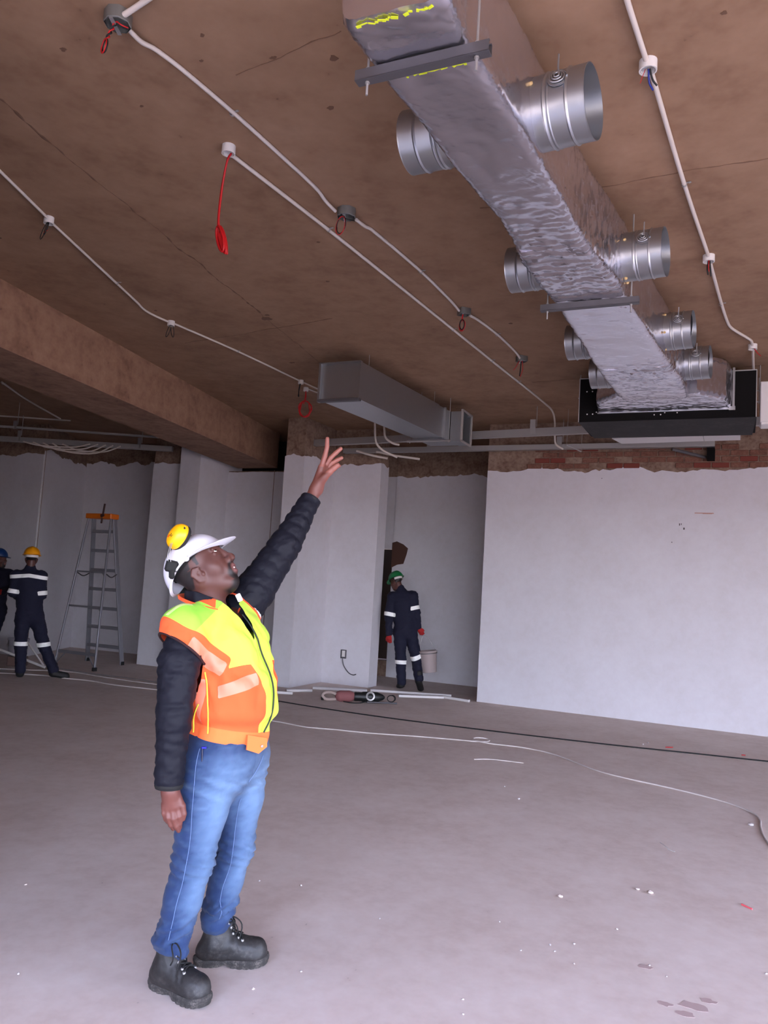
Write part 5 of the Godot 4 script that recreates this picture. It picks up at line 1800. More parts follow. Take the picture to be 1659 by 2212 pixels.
func man_helmet(t: Node3D) -> void:
	var hfx := Vector3(0.629, 0.777, 0.20).normalized()
	var hz := Vector3(-0.17, 0.075, 1.0)
	hz = (hz - hfx * hz.dot(hfx)).normalized()
	var hu := hz.cross(hfx).normalized()
	var tr := Transform3D(Basis(hfx, hu, hz), Vector3(-0.148, 1.687, 0.0))
	var put := func(called: String, mb: MB, m: Material, parent: Node) -> MeshInstance3D:
		var w := MB.new()
		join(w, mb, tr)
		return obj(called, w, m, parent)
	var h: MeshInstance3D = put.call("hard_hat", helmet_dome(0.130, 0.152, 0.140, 0.030, 0.042, 0.048), M.helmet_white, t)
	# lugs at the rim
	var mb := MB.new()
	mb.lathe([Vector2(0.012, 0.0), Vector2(0.012, 0.014), Vector2(0.009, 0.017), Vector2(0.0, 0.017)], Vector3(-0.005, 0.040, 0.128), Vector3.BACK, 16)
	put.call("lug", mb, M.helmet_white, h)
	# harness band inside
	mb = MB.new()
	var rows := []
	for k in 2:
		var row := []
		for b in 36:
			var a := TAU * b / 36
			row.append(Vector3(cos(a) * 0.122 - 0.02, 0.03 + k * 0.03, sin(a) * 0.106))
		rows.append(row)
	mb.loft(rows, true, false, false)
	put.call("headband", mb, M.lace, h)
	# ear defenders pushed up on the shell
	mb = MB.new()
	mb.box(Vector3(-0.070, 0.062, 0.135), Vector3(0.050, 0.052, 0.022), Basis(Vector3.BACK, 0.5) * Basis(Vector3.RIGHT, 0.35), 0.008)
	mb.box(Vector3(-0.092, 0.040, 0.134), Vector3(0.024, 0.045, 0.018), Basis(Vector3.BACK, -0.9) * Basis(Vector3.RIGHT, 0.3), 0.007)
	put.call("muff_bracket", mb, M.lace, h)
	var cup_at := Vector3(0.030, 0.128, 0.085)
	var cn := Vector3(-0.10, 0.70, 0.70).normalized()
	for q in [[-0.006], [0.006]]:
		mb = MB.new()
		mb.tube(smooth_path([Vector3(-0.062 + q[0], 0.075, 0.146), Vector3(-0.042 + q[0], 0.10, 0.150), Vector3(-0.01 + q[0], 0.125, 0.135), cup_at + cn * 0.04 + Vector3(q[0], 0, 0)], 5), 0.0016, 6)
		put.call("muff_wire", mb, M.steel, h)
	for sd in [0, 1]:
		var at := cup_at if sd == 0 else Vector3(-0.150, 0.02, -0.125)
		var nn := cn if sd == 0 else Vector3(-0.6, -0.05, -0.8).normalized()
		var ax := (Vector3(1, 0.15, 0) - nn * Vector3(1, 0.15, 0).dot(nn)).normalized()
		var ay := nn.cross(ax)
		var mk := func(prof: Array) -> MB:
			var rs := []
			for p in prof:
				var row := []
				for b in 30:
					var a := TAU * b / 30
					row.append(at + nn * p[1] + ax * cos(a) * p[0] * 1.16 + ay * sin(a) * p[0] * 0.92)
				rs.append(row)
			var m := MB.new()
			m.loft(rs)
			return m
		var cu: MeshInstance3D = put.call("ear_cup", mk.call([[0.047, 0.002], [0.050, 0.006], [0.050, 0.016], [0.047, 0.030], [0.039, 0.042], [0.026, 0.049], [0.010, 0.0515]]), M.muff_yellow, h)
		put.call("ear_cushion", mk.call([[0.030, -0.016], [0.044, -0.014], [0.050, -0.006], [0.050, 0.0], [0.047, 0.004]]), M.lace, cu)
		if sd == 0:
			# printed marks: two short dark lines and a red one
			for q in [[-0.006, 0.016, 0.010, 0.003, 0], [-0.006, 0.008, 0.014, 0.002, 0], [-0.016, -0.004, 0.014, 0.006, 1]]:
				mb = MB.new()
				mb.box(at + nn * 0.0525 + ax * q[0] + ay * -q[1] - nn * (Vector2(q[0], q[1]).length_squared() * 9.0), Vector3(q[2], q[3], 0.003), Basis(ax, ay, nn))
				put.call("printed_mark", mb, M.lace if q[4] == 0 else mat(Color(0.85, 0.15, 0.05), 0.5), cu)
			mb = MB.new()
			mb.tube([at + nn * 0.026 + ax * 0.048 + ay * -0.026, at + nn * 0.018 + ax * 0.05 + ay * 0.02], 0.004, 7)
			put.call("cup_slot", mb, M.lace, cu)
			mb = MB.new()
			mb.lathe([Vector2(0.006, 0), Vector2(0.006, 0.006)], at + nn * 0.020 + ax * 0.05 + ay * -0.012, ax, 12)
			put.call("cup_pivot", mb, M.muff_yellow, cu)

func boot(t: Node3D, heel: Vector3, d: Vector3, ankle: Vector3, sd: int) -> void:
	var le := d.length()
	var x := d / le
	var z := x.cross(Vector3.UP)
	var tr := Transform3D(Basis(x, Vector3.UP, z), heel)
	var an := tr.affine_inverse() * ankle
	var f := Field.new(Vector3(-0.05, 0.0, -0.09), Vector3(le + 0.04, 0.26, 0.09), 0.0062)
	f.cap(Vector3(0.055, 0.070, 0), Vector3(0.045, 0.060, 0), 0.043, 0.043, 0.02)
	f.cap(Vector3(0.075, 0.085, 0), Vector3(an.x * 0.6 + 0.035, 0.235, an.z * 0.4), 0.047, 0.050, 0.03)
	f.cap(Vector3(0.09, 0.095, 0), Vector3(le - 0.085, 0.070, 0.004), 0.052, 0.044, 0.03)
	f.cap(Vector3(le - 0.105, 0.060, 0.004), Vector3(le - 0.052, 0.064, 0.002), 0.048, 0.047, 0.02)
	f.cap(Vector3(0.06, 0.045, 0), Vector3(le - 0.055, 0.045, 0.003), 0.040, 0.048, 0.02, Vector3.UP, 1.6)
	f.cap(Vector3(0.11, 0.135, 0), Vector3(0.125, 0.165, 0), 0.034, 0.030, 0.03)
	var m := f.nets()
	var nz := noise(1.0, 3, 100 + sd)
	displace(m, func(p: Vector3) -> float: return nz.get_noise_3d(p.x * 14, p.y * 14, p.z * 14) * 0.003 + (sin(p.x * 210.0 + p.y * 80.0) * 0.0022 * exp(-pow((p.x - 0.175) / 0.028, 2.0)) * smoothstep(0.06, 0.10, p.y)))
	m = zone(m, func(p: Vector3, _n): return p.y - 0.030)
	var put := func(called: String, mb: MB, mm: Material, parent: Node) -> MeshInstance3D:
		var w := MB.new()
		join(w, mb, tr)
		return obj(called, w, mm, parent)
	var b: MeshInstance3D = put.call("boot", m, M.boot, t)
	# sole: outline stacked in layers with lugs cut out below
	var outl := func(grow: float, y: float, lug: float) -> Array:
		var row := []
		var n := 96
		for k in n:
			var a := TAU * k / n
			var u := (1.0 - cos(a)) * 0.5
			var px := u * le
			var w := 0.036 + 0.016 * smoothstep(0.35, 0.72, u) - 0.006 * exp(-pow((u - 0.4) / 0.14, 2.0))
			var e := pow(maxf(0.0, 1.0 - pow(absf(u - 0.5) * 2.0, 4.5)), 0.5)
			var s := sin(a)
			var pz := signf(s) * (w + grow) * e
			var cut := lug * (1.0 if fmod(u * 11.0, 1.0) < 0.32 else 0.0)
			var arch := 0.016 * exp(-pow((u - 0.40) / 0.055, 2.0)) if y < 0.012 else 0.0
			row.append(Vector3(px + (px / le - 0.5) * 2.0 * grow, y + arch + 0.010 * pow(maxf(0.0, u - 0.72) / 0.28, 2.0), pz * (1.0 - cut)))
		return row
	var mb := MB.new()
	mb.loft([outl.call(0.0, 0.001, 0.10), outl.call(0.002, 0.004, 0.10), outl.call(0.004, 0.016, 0.07), outl.call(0.006, 0.018, 0.0), outl.call(0.007, 0.026, 0.0), outl.call(0.005, 0.036, 0.0), outl.call(-0.004, 0.040, 0.0)])
	put.call("sole", mb, M.sole, b)
	# tongue, eyelets and laces up the instep
	for k in 6:
		var u := k / 5.0
		var c := Vector3(0.202 - 0.070 * u - 0.012 * u * u, 0.108 + 0.095 * u, 0.0)
		for q in [-1.0, 1.0]:
			var p := c + Vector3(-0.008, -0.004, 0.026 * q)
			for it in 5:
				p -= f.grad(p) * f.at_point(p)
			mb = MB.new()
			mb.lathe([Vector2(0.0065, -0.001), Vector2(0.0065, 0.003), Vector2(0.004, 0.006), Vector2(0.0, 0.006)], p, f.grad(p), 10)
			put.call("eyelet", mb, M.steel, b)
			if k < 5:
				var c2 := Vector3(0.202 - 0.070 * (u + 0.2) - 0.012 * (u + 0.2) * (u + 0.2), 0.108 + 0.095 * (u + 0.2), 0.0)
				var p2 := c2 + Vector3(-0.008, -0.004, -0.026 * q)
				var pts := []
				for w in 9:
					var v := p.lerp(p2, w / 8.0)
					for it in 4:
						v -= f.grad(v) * (f.at_point(v) - 0.005)
					pts.append(v)
				mb = MB.new()
				mb.tube(pts, 0.0032, 6)
				put.call("lace", mb, M.lace, b)
	var top := Vector3(0.128, 0.205, 0.03)
	for q in [[[0.02, 0.0, 0.03], [0.045, -0.03, 0.045], [0.03, -0.06, 0.04]], [[0.03, 0.005, 0.01], [0.06, -0.02, 0.02], [0.055, -0.075, 0.03]]]:
		mb = MB.new()
		mb.tube(smooth_path([top, top + v3(q[0]), top + v3(q[1]), top + v3(q[2])], 4), 0.003, 6)
		put.call("lace_end", mb, M.lace, b)
# ---------------------------------------------------------------- workers, ladder, things on the floor
func worker(label: String, at: Vector3, yaw: float, j: Dictionary, helmet: Material, gloves: bool, tapes: Array, look: float, chin := 0.0) -> Node3D:
	var t := thing("person", label, "person", at, deg_to_rad(yaw))
	var lo := Vector3(9, 9, 9)
	var hi := Vector3(-9, -9, -9)
	for k in j:
		var p: Vector3 = j[k]
		lo = Vector3(minf(lo.x, p.x), minf(lo.y, p.y), minf(lo.z, p.z))
		hi = Vector3(maxf(hi.x, p.x), maxf(hi.y, p.y), maxf(hi.z, p.z))
	# body: head, neck, hands and a hidden trunk as one mesh
	var bf := Field.new(Vector3(lo.x - 0.12, 0.03, lo.z - 0.12), Vector3(hi.x + 0.12, j.neck.y + 0.06, hi.z + 0.12), 0.026)
	bf.cap(j.pelvis, j.chest, 0.10, 0.11, 0.05, Vector3(0, 0, 1), 1.3)
	bf.cap(j.chest, j.neck, 0.09, 0.055, 0.03)
	for s in ["l", "r"]:
		bf.cap(j.chest + Vector3(0, 0.05, 0), j[s + "sh"], 0.05, 0.045, 0.03)
		bf.cap(j[s + "sh"], j[s + "el"], 0.042, 0.036, 0.03)
		bf.cap(j[s + "el"], j[s + "wr"], 0.036, 0.028, 0.03)
		bf.cap(j.pelvis, j[s + "hip"], 0.08, 0.08, 0.03)
		bf.cap(j[s + "hip"], j[s + "kn"], 0.065, 0.048, 0.03)
		bf.cap(j[s + "kn"], j[s + "an"], 0.046, 0.034, 0.03)
	var body := bf.nets()
	var hd := head_field(0.009).nets()
	var hb := Basis(Vector3.UP, look) * Basis(Vector3.BACK, chin)
	var htr := Transform3D(hb, j.head)
	tone(body, SKIN)
	tint(hd, head_tint)
	join(body, hd, htr)
	var nk := Field.new(j.neck - Vector3(0.14, 0.16, 0.14), j.neck + Vector3(0.14, 0.2, 0.14), 0.014)
	nk.cap(j.neck - Vector3(0, 0.08, 0), htr * Vector3(-0.02, -0.05, 0), 0.06, 0.056, 0.02)
	var nm := nk.nets()
	tone(nm, SKIN)
	join(body, nm)
	var hands := MB.new()
	for s in ["l", "r"]:
		var w: Vector3 = j[s + "wr"]
		var e: Vector3 = j[s + "hd"]
		var d := (e - w).normalized()
		var across := d.cross(Vector3(0, 0, 1)).normalized()
		if across.length() < 0.5:
			across = Vector3.RIGHT
		var bendv := across.cross(d).normalized() * (-1.0 if s == "l" else -1.0)
		var palm := [[w, w.lerp(e, 0.5), 0.030, 0.032], [w.lerp(e, 0.3) + across * 0.018, w.lerp(e, 0.5) + across * 0.026, 0.024, 0.018], [w.lerp(e, 0.3) - across * 0.018, w.lerp(e, 0.5) - across * 0.026, 0.024, 0.018]]
		var fi := []
		for q in 4:
			var off := (q - 1.5) * 0.020
			var l := [0.9, 1.0, 0.94, 0.74][q] as float
			var b := w.lerp(e, 0.5) + across * off
			fi.append([[b, b + d * 0.038 * l + bendv * 0.008, b + d * 0.062 * l + bendv * 0.026, b + d * 0.070 * l + bendv * 0.046], 0.0115, 0.009])
		var side := -1.0 if (s == "l") == (j.lsh.x < j.rsh.x) else 1.0
		fi.append([[w.lerp(e, 0.25) - across * 0.02 * side, w.lerp(e, 0.45) - across * 0.046 * side + bendv * 0.012, w.lerp(e, 0.65) - across * 0.050 * side + bendv * 0.024], 0.014, 0.010])
		var lo2 := Vector3(minf(w.x, e.x), minf(w.y, e.y), minf(w.z, e.z)) - Vector3.ONE * 0.09
		var hi2 := Vector3(maxf(w.x, e.x), maxf(w.y, e.y), maxf(w.z, e.z)) + Vector3.ONE * 0.09
		var hm := hand_field(lo2, hi2, 0.0075, palm, fi).nets()
		if gloves:
			join(hands, hm)
		else:
			tone(hm, SKIN_HAND)
		if not gloves:
			join(body, hm)
		else:
			obj("glove", hm, M.glove, t)
	obj("body", body, M.skin, t)
	# overalls
	var f := Field.new(Vector3(lo.x - 0.17, 0.05, lo.z - 0.19), Vector3(hi.x + 0.17, j.neck.y + 0.10, hi.z + 0.19), 0.0145)
	var Z := Vector3(0, 0, 1)
	f.cap(j.pelvis, j.pelvis.lerp(j.chest, 0.45), 0.172, 0.168, 0.05, Z, 1.35)
	f.cap(j.pelvis.lerp(j.chest, 0.45), j.chest, 0.168, 0.185, 0.05, Z, 1.4)
	f.cap(j.chest, j.chest.lerp(j.neck, 0.7), 0.165, 0.085, 0.05, Z, 1.3)
	f.cap(j.chest.lerp(j.neck, 0.6), j.neck, 0.080, 0.072, 0.03)
	for s in ["l", "r"]:
		f.cap(j.chest.lerp(j.neck, 0.35), j[s + "sh"], 0.085, 0.078, 0.05)
		f.cap(j[s + "sh"], j[s + "el"], 0.078, 0.066, 0.03)
		f.cap(j[s + "el"], j[s + "wr"], 0.066, 0.050, 0.03)
		f.cap(j[s + "hip"], j[s + "kn"], 0.108, 0.082, 0.04)
		f.cap(j[s + "kn"], j[s + "an"] + Vector3(0, 0.02, 0), 0.082, 0.072, 0.03)
	var m := f.nets()
	var n := noise(1.0, 3, int(at.x * 10))
	displace(m, func(p: Vector3) -> float: return n.get_noise_3d(p.x * 6, p.y * 9, p.z * 6) * 0.014 + n.get_noise_3d(p.x * 18, p.y * 24, p.z * 18) * 0.005)
	obj("overalls", m, M.navy, t)
	for q in tapes:
		var a: Vector3 = q[0]
		var ax: Vector3 = (q[1] as Vector3).normalized()
		var z := zone(m, func(p: Vector3, _n): return minf(q[2] - absf((p - a).dot(ax) + q[4] * absf(p.x - a.x)), q[3] - (p - a).length()), 0.003)
		if z.i.size():
			obj("reflective_strip", z, M.tape_white, t)
	# boots
	for s in ["l", "r"]:
		var an: Vector3 = j[s + "an"]
		var toe: Vector3 = j[s + "toe"]
		var b := Field.new(Vector3(minf(an.x, toe.x) - 0.1, minf(toe.y, an.y) - 0.10, minf(an.z, toe.z) - 0.1), Vector3(maxf(an.x, toe.x) + 0.1, an.y + 0.16, maxf(an.z, toe.z) + 0.1), 0.012)
		b.cap(an + Vector3(0, 0.09, 0), an + Vector3(0, -0.02, 0), 0.056, 0.052, 0.02)
		b.cap(an + Vector3(0, -0.025, 0), toe + Vector3(0, 0.04, 0), 0.050, 0.046, 0.03)
		b.cap(an + Vector3(0, -0.045, 0), toe + Vector3(0, 0.022, 0), 0.045, 0.050, 0.02, Vector3.UP, 1.8)
		var bm := b.nets()
		bm = zone(bm, func(p: Vector3, _n): return p.y - 0.003)
		obj("boot", bm, M.worker_boot, t)
	var hm2 := MB.new()
	join(hm2, helmet_dome(0.112, 0.132, 0.125, 0.012, 0.008, 0.045, 32), Transform3D(hb * Basis(Vector3.BACK, -0.02), j.head + hb * Vector3(0, 0.035, 0)))
	var ho := obj("hard_hat", hm2, helmet, t)
	var band := MB.new()
	var rows := []
	for k in 2:
		var row := []
		for b in 25:
			var a := PI * 0.62 + PI * 0.76 * b / 24.0
			row.append(hb * Vector3(cos(a) * 0.112 - 0.008, 0.035 - 0.034 * k, sin(a) * 0.098) + j.head)
		rows.append(row)
	band.loft(rows, false)
	obj("nape_strap", band, M.white_plastic, ho)
	return t

func workers() -> void:
	var V := func(x: float, y: float, z: float) -> Vector3: return Vector3(x, y, z)
	var j := {"pelvis": Vector3(-0.255, 0.92, 0), "chest": Vector3(-0.305, 1.36, 0), "neck": Vector3(-0.31, 1.575, -0.02), "head": Vector3(-0.305, 1.72, -0.03),
		"lsh": Vector3(-0.475, 1.45, 0.0), "rsh": Vector3(-0.15, 1.465, 0.0), "lel": Vector3(-0.50, 1.215, 0.0), "rel": Vector3(-0.115, 1.20, 0.0), "lwr": Vector3(-0.43, 1.13, -0.24), "rwr": Vector3(-0.20, 1.12, -0.25), "lhd": Vector3(-0.38, 1.12, -0.38), "rhd": Vector3(-0.25, 1.11, -0.39),
		"lhip": Vector3(-0.345, 0.88, 0), "rhip": Vector3(-0.165, 0.88, 0), "lkn": Vector3(-0.335, 0.49, 0.0), "rkn": Vector3(-0.035, 0.485, 0.0), "lan": Vector3(-0.305, 0.10, 0.02), "ran": Vector3(0.13, 0.10, 0.0), "ltoe": Vector3(-0.31, 0.0, -0.14), "rtoe": Vector3(0.31, 0.0, -0.02)}
	worker("worker in yellow hard hat and navy overalls, seen from behind near the stepladder", Vector3(-9.12, 0, -8.52), 46.9, j, M.helmet_yellow, false,
		[[Vector3(-0.31, 1.462, 0.12), Vector3(0, 1, 0), 0.026, 0.30, 0.12], [j.lel + Vector3(0, 0.015, 0), j.lsh - j.lel, 0.030, 0.12, 0.0], [j.rel + Vector3(0, 0.02, 0), j.rsh - j.rel, 0.030, 0.12, 0.0], [j.lkn, Vector3(0, 1, 0), 0.028, 0.14, 0.0], [j.rkn, Vector3(-0.15, 1, 0), 0.030, 0.14, 0.0]], PI * 0.5, -0.05)
	j = {"pelvis": Vector3(-0.40, 0.92, 0), "chest": Vector3(-0.41, 1.36, 0), "neck": Vector3(-0.41, 1.57, 0), "head": Vector3(-0.385, 1.68, 0.0),
		"lsh": Vector3(-0.59, 1.44, 0.0), "rsh": Vector3(-0.245, 1.455, 0.0), "lel": Vector3(-0.62, 1.20, 0.0), "rel": Vector3(-0.21, 1.235, -0.02), "lwr": Vector3(-0.54, 1.12, -0.2), "rwr": Vector3(-0.29, 1.18, 0.16), "lhd": Vector3(-0.45, 1.13, -0.3), "rhd": Vector3(-0.40, 1.18, 0.24),
		"lhip": Vector3(-0.49, 0.88, 0), "rhip": Vector3(-0.31, 0.88, 0), "lkn": Vector3(-0.50, 0.49, 0.0), "rkn": Vector3(-0.375, 0.49, 0.0), "lan": Vector3(-0.50, 0.10, 0.02), "ran": Vector3(-0.42, 0.10, 0.0), "ltoe": Vector3(-0.52, 0.0, 0.18), "rtoe": Vector3(-0.42, 0.0, 0.18)}
	worker("worker in blue hard hat, partly cut off by the left edge of the photo", Vector3(-10.1, 0, -8.9), 48.6, j, M.helmet_blue, true, [[j.lkn, Vector3(0, 1, 0), 0.03, 0.14, 0.0]], -0.6, 0.0)
	j = {"pelvis": Vector3(-0.165, 0.95, 0), "chest": Vector3(-0.225, 1.36, 0.0), "neck": Vector3(-0.275, 1.575, -0.03), "head": Vector3(-0.355, 1.70, -0.07),
		"lsh": Vector3(-0.405, 1.45, 0.0), "rsh": Vector3(-0.075, 1.475, 0.0), "lel": Vector3(-0.44, 1.16, 0.02), "rel": Vector3(-0.01, 1.235, 0.02), "lwr": Vector3(-0.425, 0.86, 0.0), "rwr": Vector3(0.045, 0.99, 0.0), "lhd": Vector3(-0.40, 0.70, 0.0), "rhd": Vector3(0.115, 0.87, 0.0),
		"lhip": Vector3(-0.25, 0.91, 0), "rhip": Vector3(-0.08, 0.91, 0), "lkn": Vector3(-0.21, 0.45, 0.0), "rkn": Vector3(0.025, 0.53, 0.05), "lan": Vector3(-0.18, 0.10, 0.0), "ran": Vector3(0.09, 0.20, 0.20), "ltoe": Vector3(-0.21, 0.0, -0.16), "rtoe": Vector3(0.13, 0.01, 0.07)}
	worker("worker in green hard hat and red gloves carrying a bucket into the alcove", Vector3(-4.68, 0, -11.75), 21.7, j, M.helmet_green, true,
		[[j.lel + Vector3(0, 0.01, 0), j.lsh - j.lel, 0.030, 0.13, 0.0], [j.rel + Vector3(0, 0.06, 0), j.rsh - j.rel, 0.030, 0.12, 0.0], [j.lkn + Vector3(0, -0.02, 0), Vector3(0, 1, 0), 0.030, 0.14, 0.0], [j.rkn + Vector3(0, 0.0, 0), Vector3(-0.35, 1, 0.2), 0.032, 0.15, 0.0]], PI * 0.78, -0.45)
	# bucket in his right hand
	var t := thing("bucket", "dirty white bucket carried by the worker in the green hard hat", "bucket", Vector3(-4.68, 0, -11.75), deg_to_rad(21.7))
	var mb := MB.new()
	var tilt := Vector3(-0.12, 1.0, 0.0).normalized()
	mb.lathe([Vector2(0.0, 0.0), Vector2(0.118, 0.0), Vector2(0.124, 0.006), Vector2(0.142, 0.31), Vector2(0.150, 0.312), Vector2(0.150, 0.335), Vector2(0.140, 0.337), Vector2(0.120, 0.02)], Vector3(0.245, 0.30, 0.02), tilt, 28, false)
	obj("pail", mb, mat(Color(0.62, 0.56, 0.55), 0.7), t)
	mb = MB.new()
	mb.lathe([Vector2(0.146, 0.29), Vector2(0.154, 0.292), Vector2(0.154, 0.30), Vector2(0.146, 0.302)], Vector3(0.245, 0.30, 0.02), tilt, 28, false)
	obj("rim_ring", mb, M.dark_steel, t)
	mb = MB.new()
	mb.tube(smooth_path([Vector3(0.06, 0.60, 0.02), Vector3(0.09, 0.75, 0.02), Vector3(0.135, 0.865, 0.01), Vector3(0.24, 0.78, 0.02), Vector3(0.35, 0.635, 0.02)], 6), 0.005, 6)
	obj("handle", mb, M.steel, t)

func ladder() -> void:
	var t := thing("stepladder", "tall aluminium stepladder with an orange top standing in front of the left recess", "stepladder")
	var A := Vector3(-10.12, 0, -9.66)
	var B := Vector3(-9.26, 0, -9.66)
	var C := Vector3(-10.36, 0, -10.62)
	var D := Vector3(-9.58, 0, -10.62)
	var tl := Vector3(-10.02, 2.47, -10.06)
	var tr := Vector3(-9.53, 2.47, -10.06)
	var rail := func(called: String, a: Vector3, b: Vector3, w: float, dp: float, m: Material) -> void:
		var mb := MB.new()
		var y := (b - a).normalized()
		var z := Vector3(0, 0, 1)
		z = (z - y * z.dot(y)).normalized()
		var x := y.cross(z)
		mb.box((a + b) / 2, Vector3(w, (b - a).length(), dp), Basis(x, y, z), 0.003)
		obj(called, mb, m, t)
	var al: Material = mat(Color(0.60, 0.60, 0.62), 0.45, 0.7)
	rail.call("support_leg", A, tl + Vector3(0, 0, 0.05), 0.028, 0.035, al)
	rail.call("support_leg", B, tr + Vector3(0, 0, 0.05), 0.028, 0.035, al)
	rail.call("step_rail", C, tl + Vector3(0.02, 0, -0.05), 0.026, 0.085, al)
	rail.call("step_rail", D, tr + Vector3(-0.02, 0, -0.05), 0.026, 0.085, al)
	for k in 7:
		var u := (k + 0.9) / 7.6
		var a := C.lerp(tl + Vector3(0.02, 0, -0.05), u)
		var b := D.lerp(tr + Vector3(-0.02, 0, -0.05), u)
		var mb := MB.new()
		mb.box((a + b) / 2, Vector3(b.x - a.x, 0.052, 0.085), Basis(), 0.003)
		obj("step", mb, al, t)
	for q in [[0.10, 0.05], [0.40, 0.03], [0.63, 0.028]]:
		var a := A.lerp(tl + Vector3(0, 0, 0.05), q[0])
		var b := B.lerp(tr + Vector3(0, 0, 0.05), q[0])
		var mb := MB.new()
		mb.box((a + b) / 2, Vector3(b.x - a.x, q[1], 0.02), Basis(), 0.003)
		obj("cross_brace", mb, al, t)
		if q[0] < 0.2:
			rail.call("diagonal_brace", A.lerp(tl, 0.01), a.lerp(b, 0.22), 0.018, 0.012, al)
			rail.call("diagonal_brace", B.lerp(tr, 0.01), a.lerp(b, 0.80), 0.018, 0.012, al)
		else:
			rail.call("gusset", B.lerp(tr + Vector3(0, 0, 0.05), q[0] - 0.025), b.lerp(a, 0.09), 0.03, 0.008, al)
	for q in [[A, tl, C], [B, tr, D]]:
		var mb := MB.new()
		var a: Vector3 = (q[0] as Vector3).lerp(q[1], 0.62)
		var b: Vector3 = (q[2] as Vector3).lerp(q[1], 0.62)
		mb.tube(smooth_path([a, a.lerp(b, 0.5) + Vector3(0, -0.05, 0), b], 6), 0.011, 6)
		obj("spreader", mb, M.dark_steel, t)
	for p in [A, B, C, D]:
		var mb := MB.new()
		mb.box(p + Vector3(0, 0.03, 0), Vector3(0.05, 0.06, 0.075), Basis(), 0.006)
		obj("rubber_foot", mb, M.lace, t)
	var mb := MB.new()
	mb.box(Vector3(-9.775, 2.49, -10.06), Vector3(0.56, 0.085, 0.20), Basis(), 0.012)
	obj("top_cap", mb, mat(Color(0.85, 0.42, 0.08), 0.5), t)
	t = thing("hand_clamp", "dark hand clamp hooked over the orange top of the stepladder", "clamp")
	mb = MB.new()
	mb.box(Vector3(-9.645, 2.585, -9.945), Vector3(0.03, 0.22, 0.025), Basis(Vector3.BACK, -0.12), 0.006)
	mb.box(Vector3(-9.66, 2.5, -9.94), Vector3(0.075, 0.05, 0.03), Basis(Vector3.BACK, 0.3), 0.008)
	mb.box(Vector3(-9.665, 2.415, -9.942), Vector3(0.028, 0.10, 0.025), Basis(Vector3.BACK, -0.1), 0.006)
	obj("body", mb, mat(Color(0.22, 0.08, 0.06), 0.6), t)

